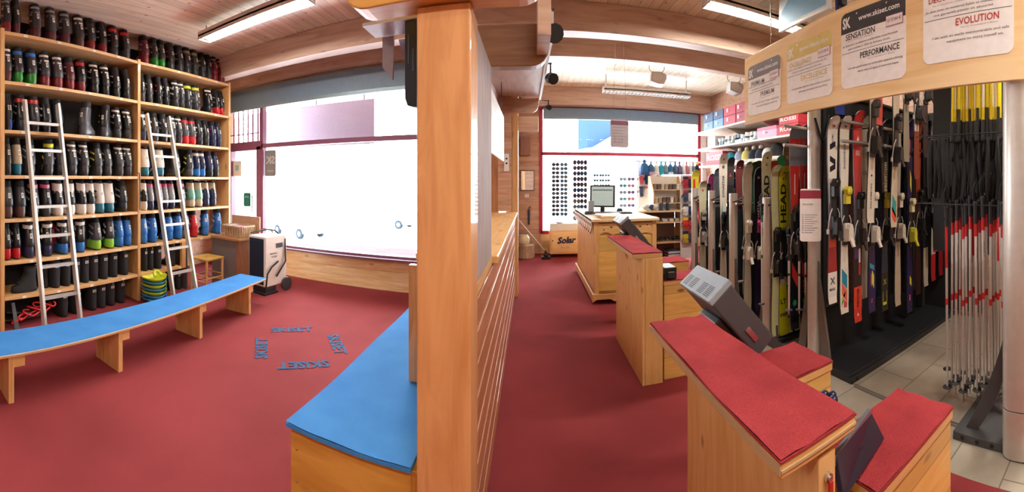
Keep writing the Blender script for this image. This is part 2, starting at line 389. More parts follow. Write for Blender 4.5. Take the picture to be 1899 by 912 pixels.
# ---- outside
struct('ground_outside', MB().box(-70, 50, WY1+3.6, 90, -2.35, -2.2), M('f4f7fa', .9))
tag(MB().box(XL-1.5, 6, WY1+.14, WY1+3.6, -.3, -.1).build('terrace', M('eef2f6', .9)), 'snow-covered terrace outside the windows', 'terrace', kind='structure')
r = thing('hanging_shop_sign', 'long dark mauve sign board hanging outside the left window', 'sign', (-5.6, 6.0, 2.15))
MB().box(0, 2.95, 0, .05, 0, .78).build('board', M('8a7f98', .5), r)
for x in (1.25, 1.75, 2.75): MB().cyl((x, .02, .78), (x, .02, 1.3), .012).build('rod', DKGREY, r)
tag(MB().box(-6.5, -1.0, 5.6, 7.2, 3.45, 3.55).build('porch_roof', M('8b8b90')), 'flat porch roof outside above the left window', 'roof', kind='structure')
def building(x, y, w, dpt, h, col, lab):
    r = thing('building', lab, 'building', (x, y, -2.2))
    MB().box(0, w, 0, dpt, 0, h).build('wall', M(col, .95, spec=0.0), r)
    MB().prism([(-.8, h), (w+.8, h), (w/2, h+w*.28)], -.8, dpt+.5, 'XZ').build('roof', M('3a4450', .95, spec=0.0), r)
    for i in range(3):
        for j in range(2):
            MB().box(1.2+i*w/3.2, 2.4+i*w/3.2, -.03, .0, 2+j*3, 3.4+j*3).build('window', M('2c3a48', .9, spec=0.0), r)
building(6.0, 40, 4.2, 8, 19, '2a3a50', 'pale blue building seen high through the far window')
struct('ground_slope', MB().prism([(2.0, -2.2), (2.0, 4.0), (6.0, 4.75), (8.6, 6.3), (16, 7.0), (16, -2.2)], 36, 39, 'XZ'), M('f6f8fb', .9))
# cars
def car(x, y, rz, col, lab):
    r = thing('car', lab, 'car', (x, y, -2.2), rz)
    prof = [(0, .35), (.05, .75), (.9, .92), (1.5, 1.42), (2.9, 1.45), (3.7, .98), (4.2, .9), (4.3, .35)]
    MB().prism(prof, -.85, .85, 'XZ').build('body', M(col, .3), r, bevel=.06)
    MB().prism([(1.1, .96), (1.58, 1.36), (2.85, 1.38), (3.45, 1.0)], -.86, .86, 'XZ').build('side_window', M('5a6a74', .9, spec=0.0), r)
    for wx in (.8, 3.45):
        for s in (-1, 1):
            q = MB().cyl((wx, s*.72, .33), (wx, s*.9, .33), .33, n=20, mat=M('262c32', .9, spec=0.0)).cyl((wx, s*.9, .33), (wx, s*.91, .33), .19, n=16, mat=M('4a525a', .9, spec=0.0)); q.build('wheel', None, r)
p = at(533, 27); car(p.x-.5, p.y, -.35, 'f2f4f6', 'white car parked outside behind the left window')
p = at(738, 30); car(p.x-.2, p.y, -.2, 'dfe8ee', 'pale car parked outside, half hidden by the wooden post')
# sticker on the window (seen from its back, so mirrored)
o = MB().prism(rrect(.235, .43, .03), -.004, 0, 'XZ', M('7d8088'))
o.text('SK', TR(0, -.006, .05, 0, PI/2), .13, M('b9bcc2'), .03, flip=True); o.text('SKISET', TR(0, -.006, -.13, 0, PI/2), .035, M('b9bcc2'), .02, flip=True)
pp = onY(501, WY1+.02); tag(o.build('window_sticker', None, loc=(pp.x, WY1+.025, 1.79)), 'grey rounded sticker with mirrored letters on the left window', 'sticker')
# planter box outside the window corner
r = MB().box(0, .38, 0, .3, 0, .28); r = r.build('snow_crate', wood('crate', 'cfc4bb', 'b0a49a', 'X', plank='X', pw=.05), loc=(-3.35, 5.0, .18-.28+.1)); tag(r, 'slatted pale crate outside the left window corner', 'crate')
# ================================================================= PARTITION IN THE MIDDLE
PX0, PX1 = -0.43, -0.205       # the partition's two faces
tag(MB().box(-.398, PX1, 1.27, 1.44, 0, 2.11).build('wooden_post', PINE_POST, bevel=0.006), 'tall orange pine post at the near end of the partition', 'post')
tag(MB().box(-.385, PX1-.004, 1.441, 1.98, 1.10, 2.10).build('pier_panel', GREYW, bevel=.004), 'panel with reflected light painted grey, right behind the orange pine post', 'panel')  # grey tone paints the light reflecting on this side face
r = thing('slatted_partition', 'waist-high partition clad with long brown horizontal boards', 'partition', (0, 0, 0))
MB().box(PX0+.03, PX1-.03, 1.445, 4.86, 0, 1.06).build('core', WALLW, r)
for k in range(8):
    z0 = 0.03+k*.128
    MB().box(PX1-.028, PX1, 1.445, 4.86, z0+.012, z0+.118).build('board', SLATW, r, bevel=.003)
for k in range(1, 8):
    MB().box(PX1-.03, PX1-.012, 1.445, 4.86, .03+k*.128-.010, .03+k*.128+.010).build('metal_strip', M('e9e2da', .3, .2), r)
MB().box(PX0-.2, PX1+.03, 1.99, 4.86, 1.061, 1.10).build('ledge', PINE_Y, r, bevel=.006)
MB().box(PX1-.03, PX1+.0, 1.445, 1.985, 1.061, 1.099).build('ledge_end', PINE_Y, r)
tag(MB().box(-.245, -.17, 4.87, 5.05, 0, 2.9).build('wooden_post', PINE, bevel=.005), 'slim pine post at the far end of the partition', 'post')
tag(MB().box(-.63, PX0-.005, 1.87, 1.91, .452, 1.06).build('end_board', PINE, bevel=.003), 'upright pine board standing on the blue-topped box beside the orange post', 'board')
tag(MB().box(-.95, -.66, 4.70, 4.775, .0, 3.0).build('corner_post', wood('pilaster_boards', 'c88f5c', 'ac7444', 'Z'), bevel=.004), 'wide brown pilaster beside the left window, behind the partition', 'post')  # slightly paler brown than the pier boards
# canopy over the partition
def corbel(y0, y1, x0, x1, z0, z1, mat, lab, cut=.09):
    P = [(x0, z1), (x0+.01, z1-.05)]
    for k in range(6):
        a = PI/2*k/5; P.append((x0+.02+cut*(1-math.cos(a)), z0+cut*.9*(1-math.sin(a))))
    for k in range(6):
        a = PI/2*(1-k/5); P.append((x1-.02-cut*(1-math.cos(a)), z0+cut*.9*(1-math.sin(a))))
    P += [(x1-.01, z1-.05), (x1, z1)]
    o = MB().prism(P, y0, y1, 'XZ').build('corbel', mat, bevel=.006)
    return tag(o, lab, 'beam')
corbel(1.22, 1.34, -.68, .07, 2.115, 2.36, wood('corbel_wood', 'dba44e', 'c48a38', 'X', scale=1.5, knots=.2, coat=.2), 'near yellow carved cross beam resting on the orange post')
# small painted hearts row on the near beam
r = thing('heart_ornament', 'small red and brown heart ornaments on the near carved beam', 'ornament', (-.18, 1.213, 2.185))
for k, c in ((-1, '6b4a24'), (0, 'b02028'), (1, '55565a')):
    hp = [(0, -.014), (.012, .0), (.010, .010), (.004, .011), (0, .006), (-.004, .011), (-.010, .010), (-.012, .0)]
    MB().prism([(a+k*.035, b) for a, b in hp], -.004, .006, 'XZ').build('heart', M(c), r)
corbel(1.99, 2.07, -.40, .11, 2.105, 2.33, wood('corbel_dark', '8f6446', '744d34', 'X', knots=.1), 'dark brown box beam just behind the orange post')
corbel(4.86, 4.93, -.32, .11, 2.38, 2.56, BEAM, 'far carved bracket under the end of the canopy')
tag(MB().box(-.315, .10, 5.06, 5.12, 2.17, 2.36).build('bracket_board', BEAM, bevel=.01), 'carved brown bracket on the far slim post', 'beam')
r = thing('canopy', 'brown board canopy running along above the partition', 'canopy', (0, 0, 0))
def slope(y): return 2.34+(y-2.07)*.0175
MB().add([(-.40, 2.08, 2.34), (.10, 2.08, 2.34), (.10, 4.85, 2.58), (-.40, 4.85, 2.58), (-.40, 2.08, 2.37), (.10, 2.08, 2.37), (.10, 4.85, 2.61), (-.40, 4.85, 2.61)],
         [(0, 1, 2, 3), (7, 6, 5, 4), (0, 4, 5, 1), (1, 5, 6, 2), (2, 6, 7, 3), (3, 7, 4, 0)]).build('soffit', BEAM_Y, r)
MB().add([(.10, 2.08, 2.30), (.125, 2.08, 2.30), (.125, 4.85, 2.54), (.10, 4.85, 2.54), (.10, 2.08, 2.44), (.125, 2.08, 2.44), (.125, 4.85, 2.68), (.10, 4.85, 2.68)],
         [(0, 3, 2, 1), (4, 5, 6, 7), (0, 1, 5, 4), (1, 2, 6, 5), (2, 3, 7, 6), (3, 0, 4, 7)]).build('fascia', M('cfc6c6', .5), r)
MB().add([(-.43, 1.99, 2.12), (-.40, 1.99, 2.12), (-.40, 4.85, 2.42), (-.43, 4.85, 2.42), (-.43, 1.99, 2.42), (-.40, 1.99, 2.42), (-.40, 4.85, 2.66), (-.43, 4.85, 2.66)],
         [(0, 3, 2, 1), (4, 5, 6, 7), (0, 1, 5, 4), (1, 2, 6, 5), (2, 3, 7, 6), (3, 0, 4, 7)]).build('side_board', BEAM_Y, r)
MB().box(.03, .09, 1.70, 1.98, 2.16, 2.55).build('hanger_board', BEAM, r)
# dark spotlights on the canopy edge
for k, (px, y, z) in enumerate(((1020, 1.90, 2.24), (1021, 3.2, 2.37), (1017, 4.1, 2.30))):
    q = onY(px, y)
    t = thing('spotlight', ['large black spotlight beside the near end of the canopy', 'black spotlight under the middle of the canopy edge', 'small black clip light towards the far end of the canopy'][k], 'lamp', (q.x, y, z), 0)
    s = (.05, .05, .028)[k]
    MB().ball((0, 0, 0), s, s, s*.9, mat=None).cyl((0, -s*.2, 0), (s*.4, -s*1.4, -s*.5), s*.75, s*.95).build('head', BLACK, t)
    MB().bar((0, 0, s*.5), (-.0, .02, s*2.6), .012, .012).bar((-(q.x-.118), .02, s*2.6), (0.012, .02, s*2.6), .012, .012).build('bracket', BLACK, t)
# plates left of the post
tag(MB().box(-.70, -.45, 1.46, 1.60, 2.16, 2.175).build('light_shelf', M('d4d8de')), 'pale thin shelf board left of the orange post, under the near beam', 'shelf')
r = thing('bracket_plate', 'grey notched bracket plates hanging left of the orange post', 'bracket', (-.665, 1.60, 0))
MB().prism([(0, 2.157), (0, 2.02), (.05, 1.96), (.055, 2.157)], 0, .012, 'XZ').build('plate', M('a9a8b8', .5), r)
MB().prism([(.06, 2.157), (.10, 2.157), (.19, 2.02), (.19, 1.955), (.10, 2.02)], .05, .062, 'XZ').build('plate', M('8d8496', .5), r)
r = thing('dark_panel', 'slim dark blue-black box with rounded lower edge beside the orange post', 'box', (-.512, 1.47, 1.80))
MB().prism([(0, .04), (.01, .01), (.04, 0), (.085, .01), (.085, .36), (0, .36)], 0, .35, 'XZ').build('casing', M('14283a', .35), r, bevel=.004)
MB().box(.015, .019, -.003, 0, .18, .30).box(.035, .039, -.003, 0, .15, .24).build('trim_strip', M('5f7f95', .3), r)
# white panel hanging above the ledge
q = MB().box(-.30, -.285, 2.25, 3.95, 1.70, 2.17).build('hanging_board', wood('white_board', 'd8cfc6', 'c4bab0', 'Y', knots=.15), bevel=.003)
tag(q, 'whitish board hanging along the partition above the ledge', 'board')
MB().cyl((-.292, 3.7, 2.165), (-.292, 3.7, 2.21), .005).tube([(-.292, 3.7, 2.21), (-.292, 3.71, 2.235), (-.292, 3.70, 2.26), (-.292, 3.70, 2.47)], .004).build('hook', BLACK, q)
tag(MB().box(-.34, -.28, 4.755, 4.779, 1.62, 1.84).ball((-.31, 4.752, 1.78), .012, .006, .012, mat=BLACK).ball((-.31, 4.752, 1.72), .012, .006, .012, mat=BLACK).build('socket_panel', WHITE), 'small white double socket strip at the end of the partition wall', 'socket')

# ================================================================= BLUE BENCHES
r = thing('blue_topped_box', 'low pine box bench topped with bright blue felt, beside the orange post', 'bench', (0, 0, 0))
MB().box(-.985, -.436, 1.33, 3.60, 0, .425).box(-.436, -.402, 1.33, 1.441, 0, .425).build('box_body', wood('bench_pine', 'd8a44c', 'bf8836', 'X', scale=2, knots=.4, coat=.2), r, bevel=.004)
mb = MB(); nx, ny = 8, 40; vs = []; fs = []
for j in range(ny+1):
    for i in range(nx+1):
        x = -1.0+(PX0-.004+1.0)*i/nx; y = 1.315+2.3*j/ny
        vs.append((x, y, .447+.004*math.sin(y*6+x*9)*math.sin(x*14)))
fs = [(j*(nx+1)+i, j*(nx+1)+i+1, (j+1)*(nx+1)+i+1, (j+1)*(nx+1)+i) for j in range(ny) for i in range(nx)]
mb.add(vs, fs, None, True); mb.box(-1.0, PX0-.004, 1.315, 3.615, .426, .441)
mb.build('felt_top', BLUE, r)
for z in (.06, .2, .34): MB().ball((-.95, 1.328, z), .006, .003, .006).build('screw', M('caa66a', .3, .6), r)
# long bench
bx0, bx1 = Vector((-2.461, .406)), Vector((-2.896, 3.417)); u = (bx1-bx0).normalized()
ang = math.atan2(u.y, u.x)
r = thing('long_bench', 'long low wooden bench with bright blue top in front of the boot shelves', 'bench', (bx1.x, bx1.y, 0), ang)
# local: x along the bench (0 = far end, negative towards the viewer), y from front edge (0) to back (.37)
L0 = -4.6
MB().box(L0, 0, 0, .37, .318, .338).build('top_board', PINE_X, r, bevel=.003)
MB().box(L0, .004, -.003, .373, .339, .346).build('felt_top', BLUE, r)
MB().box(L0, 0, -.006, -.001, .334, .342).build('edge_strip', M('e9e4d4'), r)
def legx(px, py):
    return None
for px in (33, 223, 373, 470):
    rr = H*F/({33: 758, 223: 685, 373: 625, 470: 583}[px]-YH); q = at(px, rr)
    dx = (Vector((q.x, q.y))-bx1).dot(u)
    MB().box(dx-.04, dx, .02, .35, 0, .318).build('leg_panel', PINE, r, bevel=.003)
    MB().box(dx, dx+.09, .05, .09, .225, .3175).build('cleat', PINE_X, r)
MB().box(L0, -.05, .17, .20, .24, .3175).build('stretcher', PINE_X, r)

# ================================================================= BOOT SHELVES
PA, PB_, PC = Vector((-3.695, .638)), Vector((-4.067, 2.396)), Vector((-4.19, 4.08))
ZS = [2.995, 2.50, 2.01, 1.555, 1.115, .69, .335]      # top faces of the seven boards
def bay(P, Q):
    u = (Q-P).normalized(); return P, u, math.atan2(u.y, u.x), (Q-P).length
B1, B2 = bay(PA, PB_), bay(PB_, PC)
def s_of(b, px, off=0.0):
    """distance along bay b at which the ray of image column px meets the line `off` metres behind its front"""
    P, u, a, L = b; n = Vector((-u.y, u.x)); P2 = P+n*off
    d = Vector((math.sin(az(px)), math.cos(az(px))))
    # P2 + s u = t d
    det = u.x*(-d.y)-(-d.x)*u.y
    s = ((-P2.x)*(-d.y)-(-d.x)*(-P2.y))/det
    return s
SH_D = .42
SHELF_SHADE = M('1b1c22', .8)  # near-black colour standing for the deep shade behind the boots
def shelf_unit(b, lab, left_post, zs, full):
    P, u, a, L = b
    r = thing('boot_shelf', lab, 'shelf', (P.x, P.y, 0), a)
    MB().box(-.02, .022, 0, SH_D, 0, 3.02 if not left_post else 3.02).build('upright', PINE, r, bevel=.003)
    for k, z in enumerate(ZS):
        x1 = L-.022
        if not full and k == 6: x1 = s_of(b, 337)
        o = MB().box(.023, x1, .004, SH_D, z-.035, z).build('shelf_board', PINE_SHELF, r, bevel=.003)
        for q in range(4):
            if not full and k == 6 and q > 1: continue
            xx = .25+q*(L-.4)/3.4+random.uniform(-.05, .05); MB().box(xx, xx+.045, -.001, .004, z-.031, z-.008).build('price_tag', M('ece6da'), o)
    return r, a, L
r1, a1, L1 = shelf_unit(B1, 'tall pine shelf full of ski boots, wide bay nearest the camera', True, ZS, True)
MB().box(.0, L1-.02, SH_D+.001, SH_D+.015, 0, 3.3).build('back_panel', SHELF_SHADE, r1)  # added dark sheet that paints the shade inside the shelf
r2, a2, L2 = shelf_unit(B2, 'tall pine shelf full of ski boots, bay nearest the window', False, ZS, False)
MB().box(.0, s_of(B2, 396), SH_D+.001, SH_D+.015, 0.7, 3.3).build('back_panel', SHELF_SHADE, r2)  # same painted shade for the window bay, ending short of the grille
MB().box(L2-.02, L2+.022, 0, SH_D, .69, 3.02).build('upright', PINE, r2, bevel=.003)
xs = s_of(B2, 340); MB().box(xs-.02, xs+.05, .003, .05, .335-.035, .654).build('short_post', PINE, r2, bevel=.003)
MB().box(xs+.06, xs+.08, .003, SH_D, 0, .654).build('side_panel', M('5d5552', .6), r2)
# cable down the middle upright
o = MB().tube([(-.03, -.012, 1.60), (-.005, -.012, 1.59), (.0, -.014, 1.5), (.006, -.012, 1.3), (.0, -.014, 1.14)], .006, 6).build('cable', BLACK, loc=(PB_.x, PB_.y, 0)); o.rotation_euler = (0, 0, a2)
tag(o, 'short dark cable hanging down the upright between the two boot shelf bays', 'cable')

# ---- boot prototypes (origin: heel on the shelf, toe towards +y, viewer sees the heel)
def ring(z, yc, hl, hw, n=18, p=2.5, toe=0.0):
    out = []
    for k in range(n):
        t = 2*PI*k/n; c, s = math.cos(t), math.sin(t)
        x = hw*math.copysign(abs(c)**(2/p), c); y = hl*math.copysign(abs(s)**(2/p), s)
        if y > 0: x *= 1-toe*(y/hl)**2
        out.append((x, yc+y, z))
    return out
def slant(rg, k, y0):      # lower the toe side of a ring
    return [(x, y, z-k*max(0, y-y0)) for x, y, z in rg]
def mesh_of(mb, name, mat):
    o = mb.build(name, mat); me = o.data; bpy.data.objects.remove(o); return me
BM = {}
g = M('222226', .35)
mb = MB().loft([ring(.013, .135, .138, .045, toe=.25), ring(.03, .135, .142, .053, toe=.22), ring(.055, .130, .139, .055, toe=.2), slant(ring(.085, .118, .122, .052, toe=.15), .25, .12),
                slant(ring(.112, .094, .094, .049), .35, .10), ring(.135, .072, .068, .045)]); BM['shell'] = mesh_of(mb, 'shell', g)
mb = MB().loft([ring(0, .06, .055, .040), ring(.0135, .06, .058, .043)]).loft([ring(0, .21, .06, .038, toe=.2), ring(.0135, .21, .064, .042, toe=.2)]).box(-.02, .02, .11, .15, .004, .0135)
BM['sole'] = mesh_of(mb, 'sole', g)
mb = MB().loft([ring(.100, .070, .074, .0515), ring(.115, .068, .0765, .0535), ring(.15, .072, .0770, .0535), ring(.20, .082, .0750, .0500), ring(.25, .094, .0710, .0480), ring(.268, .098, .066, .046)])
BM['cuff'] = mesh_of(mb, 'cuff', g)
mb = MB().loft([ring(.255, .095, .062, .043), ring(.30, .104, .062, .0430), ring(.326, .108, .060, .042)]).loft([ring(.3262, .108, .052, .035), ring(.3263, .108, .05, .033)])
BM['liner'] = mesh_of(mb, 'liner', g)
def arcband(z0, z1, ex, yc0, yc1, a0, a1, n=12, hl=.071, hw=.049):
    rows = []
    for z, yc in ((z0, yc0), (z1, yc1)):
        rows.append([((hw+ex)*math.sin(a0+(a1-a0)*k/n), yc-(hl+ex)*math.cos(a0+(a1-a0)*k/n), z-.01*math.cos((a0+(a1-a0)*k/n))) for k in range(n+1)])
    vs = rows[0]+rows[1]; m = n+1
    return vs, [(k, k+1, m+k+1, m+k) for k in range(n)]
mb = MB(); v, f_ = arcband(.282, .302, .004, .100, .103, -1.45, 1.45, hl=.064, hw=.045); mb.add(v, f_, None, True); v, f_ = arcband(.236, .252, .002, .090, .094, -1.2, 1.2, hl=.0745, hw=.050); mb.add(v, f_, None, True)
BM['collar_ring'] = mesh_of(mb, 'collar', g)
mb = MB(); v, f_ = arcband(.262, .296, .0055, .0975, .102, -1.5, 1.5, hl=.068, hw=.047); mb.add(v, f_, None, True); BM['collar_band'] = mesh_of(mb, 'collar', g)
mb = MB(); v, f_ = arcband(.215, .305, .003, .088, .103, -1.6, 1.6, hl=.0755, hw=.051); mb.add(v, f_, None, True); BM['collar_tall'] = mesh_of(mb, 'collar', g)
mb = MB().loft([ring(.236, .092, .0755, .0525), ring(.258, .097, .0735, .051)], cap=False); BM['power_strap'] = mesh_of(mb, 'power_strap', g)
mb = MB().box(-.011, .011, -.0015, .0015, -.022, .022, T=TR(0, .0045, .196, 0, -.25)).box(-.007, .007, -.0022, .0, -.010, -.002, mat=BLACK, T=TR(0, .0045, .196, 0, -.25)).box(-.007, .007, -.0022, .0, .004, .012, mat=BLACK, T=TR(0, .0045, .196, 0, -.25))
BM['size_label'] = mesh_of(mb, 'size_label', M('efece4'))
def buckle(y, z, hw, tilt=.3):
    T = Matrix.Diagonal((-1, 1, 1, 1)) @ TR(hw-.003, y, z, 0, 0) @ Matrix.Rotation(tilt, 4, 'X')
    m2 = MB(); m2.box(-.002, .008, -.028, .030, -.007, .007, T=T); m2.box(.006, .012, -.012, .034, -.004, .004, T=T)
    for k in range(3): m2.box(-.001, .007, .034+k*.008, .038+k*.008, -.008, .008, T=T)
    return m2
BM['buckle0'] = mesh_of(buckle(.075, .225, .051), 'buckle', g); BM['buckle1'] = mesh_of(buckle(.070, .165, .0545), 'buckle', g)
BM['buckle2'] = mesh_of(buckle(.14, .095, .0475, -.3), 'buckle', g); BM['buckle3'] = mesh_of(buckle(.195, .066, .046, -.2), 'buckle', g)
mb = MB().text('LANGE', TR(.006, .0075, .16, 0, PI/2-.12) @ Matrix.Rotation(PI/2, 4, 'Z'), .016, None, .02, w=.11); BM['spine_lettering'] = mesh_of(mb, 'spine_lettering', WHITE)
mb = MB().box(-.007, .007, -.004, .001, .06, .235, T=TR(0, .0, 0, 0, -.10)); BM['spine'] = mesh_of(mb, 'spine', WHITE)
# soft boot: plain round tube with laced front
mb = MB().loft([ring(.0, .12, .125, .045, toe=.1), ring(.02, .12, .130, .049, toe=.1), ring(.06, .115, .125, .050, toe=.1), slant(ring(.10, .085, .092, .050), .3, .09), ring(.15, .070, .072, .052), ring(.24, .072, .070, .055), ring(.285, .074, .068, .056), ring(.295, .074, .060, .050)])
BM['soft_body'] = mesh_of(mb, 'boot_body', g)
mb = MB().loft([ring(.292, .074, .054, .044), ring(.293, .074, .052, .042)]); BM['soft_lining'] = mesh_of(mb, 'lining', g)
mb = MB().loft([ring(-.001, .12, .128, .047, toe=.1), ring(.016, .12, .134, .0525, toe=.1)]); BM['soft_sole'] = mesh_of(mb, 'sole', g)
mb = MB().box(-.020, .020, -.004, -.001, .225, .255).box(-.012, -.003, -.0048, -.004, .232, .248, mat=BLACK).box(.003, .013, -.0048, -.004, .232, .248, mat=BLACK); BM['soft_tag'] = mesh_of(mb, 'size_label', M('e6e3dd'))
mb = MB().tube([(0, .0, .27), (.0, -.012, .285), (0, -.010, .302), (0, .004, .30)], .004, 6); BM['pull_loop'] = mesh_of(mb, 'pull_loop', g)

CN = {'k': ('black', '1d1d21'), 'g': ('grey', '4b4c52'), 'dg': ('dark grey', '34353a'), 'r': ('red', 'c32128'), 'dr': ('dark red', '7e2029'), 'b': ('blue', '2a72c0'), 'n': ('navy', '20284a'),
      'nb': ('bright blue', '2350b4'), 't': ('teal', '1f7590'), 'w': ('white', 'e8e2da'), 'be': ('beige', 'b9a88a'), 'gr': ('green', '2f8f35'), 'l': ('lime green', '8fcf3c'), 'y': ('yellow', 'd8d82c'), 'p': ('pink', 'd95a8a'),
      'br': ('brownish', '5a3f3a'), 'sg': ('sea green', '6aa08e'), 'lg': ('light grey', '8e8e92'), 'o': ('olive', '8c8d6c'), 'm': ('maroon', '5b2730')}
def cm(k, rough=.32): return M(CN[k][1], rough)
# each entry: pixel column, cuff colour, shell colour, extra: collar (r ring, b band, t tall) + colour, yaw, width, flags
def ski_boot(b, z, px, cuff, shell, ex='', yaw=0.0, wide=1.0, lab='', off=.05, grp='', s=None, buckles=True):
    P, u, a, L = b
    sx = s_of(b, px, off) if s is None else s
    r = thing('ski_boot', lab, 'ski boot', tuple(list(P+u*sx+Vector((-u.y, u.x))*off)+[z]), a+yaw, grp)
    r.scale = (wide, 1, 1.19)
    part('shell', BM['shell'], cm(shell), r); part('sole', BM['sole'], M('26262a' if shell not in ('w',) else 'bdb6a8', .5), r)
    part('cuff', BM['cuff'], cm(cuff), r); part('liner', BM['liner'], M('17181c', .8), r)
    part('size_label', BM['size_label'], None, r)
    for c in ex.split():
        if c[0] == 'R': part('collar', BM['collar_ring'], cm(c[1:]), r)
        elif c[0] == 'B': part('collar', BM['collar_band'], cm(c[1:]), r)
        elif c[0] == 'T': part('collar', BM['collar_tall'], cm(c[1:]), r)
        elif c[0] == 'S': part('spine', BM['spine'], cm(c[1:]), r)
        elif c[0] == 'L': part('spine_lettering', BM['spine_lettering'], None, r)
        elif c[0] == 'P': part('power_strap', BM['power_strap'], cm(c[1:]), r)
        elif c[0] == 'K': 
            for q in range(4): part('buckle', BM['buckle%d' % q], cm(c[1:]), r)
    return r
def soft_boot(b, z, px, yaw=0, wide=1.0, lab='', off=.06, grp='', tall=1.0, loop=False):
    P, u, a, L = b; sx = px
    r = thing('soft_boot', lab, 'boot', tuple(list(P+u*sx+Vector((-u.y, u.x))*off)+[z+.001]), a+yaw, grp); r.scale = (wide, 1, tall)
    part('boot_body', BM['soft_body'], M('26272c', .85), r); part('lining', BM['soft_lining'], M('0c0c0e', .9), r)
    part('sole', BM['soft_sole'], M('17181b', .7), r); part('size_label', BM['soft_tag'], None, r)
    if loop: part('pull_loop', BM['pull_loop'], M('c8b890'), r)
    return r
ROWN = ['top board', 'second board', 'third board', 'fourth board', 'fifth board', 'sixth board', 'lowest board']
BAYN = ['near bay', 'window bay']
def words(c, s, ex):
    t = CN[c][0]+(' and '+CN[s][0] if s != c else '')
    for e in ex.split():
        if e[0] in 'RBT': t += ' '+CN[e[1:]][0].replace(' ', '-')+'-collared'
    return t
def row(bi, k, lst, soft=False):
    b = (B1, B2)[bi]; z = ZS[k] if k < 7 else 0.0
    lst = [e if len(e) > 3 else tuple(e)+('',) for e in lst]
    lst = sorted(lst, key=lambda e: e[0]); s_ = [s_of(b, e[0], .05) for e in lst]
    front = [i for i, e in enumerate(lst) if not (len(e) > 5 and e[5])]
    grp = 'boots on the %s of the %s' % (ROWN[k] if k < 7 else 'floor', BAYN[bi])
    s_ = [min(max(v, .085), b[3]-.085) for v in s_]
    for i, e in enumerate(lst):
        px, c, sh, ex = e[:4]; yaw = e[4] if len(e) > 4 else 0; back = e[5] if len(e) > 5 else 0
        gap = 9
        for j in (i-1, i+1):
            if 0 <= j < len(lst) and (lst[j][5] if len(lst[j]) > 5 else 0) == back: gap = min(gap, abs(s_[j]-s_[i]))
        w = min(1.12, max(.60, gap/(.124 if abs(yaw) < .1 else .135)))
        lab = '%s ski boot, %s from left, %s, %s' % (words(c, sh, ex), ORD[i], ROWN[k], BAYN[bi])
        r_ = ski_boot(b, z+.0005, px, c, sh, ex+(' Klg' if ('K' not in ex and (i+k) % 2 == 0 and not back) else ''), yaw, w, lab, .05 if not back else .22, grp, s=s_[i])
        if back: r_.scale = (w, .62, 1.19)
# near bay
row(0, 0, [(10, 'k', 'dr', 'Rlg'), (34, 'k', 'm'), (71, 'dg', 'm', 'Rlg'), (100, 'dg', 'm', 'Rlg'), (126, 'dg', 'm', 'Rlg'), (152, 'dg', 'br', 'Rw'), (173, 'k', 'dr', 'Klg'), (195, 'k', 'dr', 'Klg'), (216, 'k', 'dg', 'Br'), (238, 'k', 'dg', 'Br')])
row(0, 1, [(6, 'dg', 'm', 'Rw'), (38, 'dg', 'gr', 'Bb Ko'), (63, 'dg', 'gr', 'Bb'), (88, 'dg', 'dr', 'Rw'), (112, 'g', 'dr', 'Rw'), (134, 'm', 'dr', 'Klg'), (155, 'k', 'dr', 'Br'), (180, 'k', 'k', 'Rw'), (200, 'k', 'k', 'Rw'), (220, 'k', 'k', 'L'), (239, 'k', 'k', 'L')])
row(0, 2, [(3, 'k', 'k'), (20, 'k', 'nb', 'Sdg'), (43, 'k', 'k', 'Br'), (68, 'dg', 'k', 'Br'), (90, 'k', 'k', 'Kw'), (112, 'dg', 'dg', 'L'), (151, 'g', 'g', 'Klg', -1.15), (190, 'k', 'dg', 'Ky', -1.0), (222, 'k', 'dg', 'Rw'), (241, 'k', 'dg', 'Rw')])
row(0, 3, [(3, 'k', 'k'), (18, 'g', 'br'), (36, 'be', 't'), (60, 'g', 'g', 'L'), (92, 'g', 'dg', 'Ky By', -.35), (115, 'k', 'k', 'Kw'), (139, 'dg', 'dg', 'Rw'), (161, 'dg', 'dg', 'Rw'), (186, 'dg', 'dg', 'Ky L'), (204, 'dg', 'dg', 'L'), (226, 'dg', 'dg', 'Rw'), (242, 'dg', 'dg', 'Rw')])
row(0, 4, [(18, 'dg', 'br'), (42, 'dg', 'br'), (67, 'k', 'dg', 'Bp'), (90, 'k', 'dg', 'Bp'), (113, 'k', 'w', 'Tw Kk'), (135, 'k', 'w', 'Tw'), (157, 'k', 'w', 'Tw Kk'), (173, 'k', 'w', 'Tw'), (190, 'w', 't', 'Tw Kk'), (208, 'w', 't', 'Tw'), (233, 'k', 'k')])
row(0, 5, [(11, 'k', 'r'), (34, 'k', 'r'), (58, 'k', 'n', 'Bw'), (88, 'k', 'n', 'Bw Kw', -.45), (122, 'k', 'b', 'Bw'), (150, 'k', 'b', 'Bw Kw', -.45), (184, 'g', 'l'), (206, 'dg', 'l', 'Kw', -.35), (226, 'b', 'b'), (241, 'b', 'b'),
             (112, 'r', 'r', '', 0, 1), (137, 'r', 'r', '', 0, 1), (172, 'k', 'dr', '', 0, 1)])
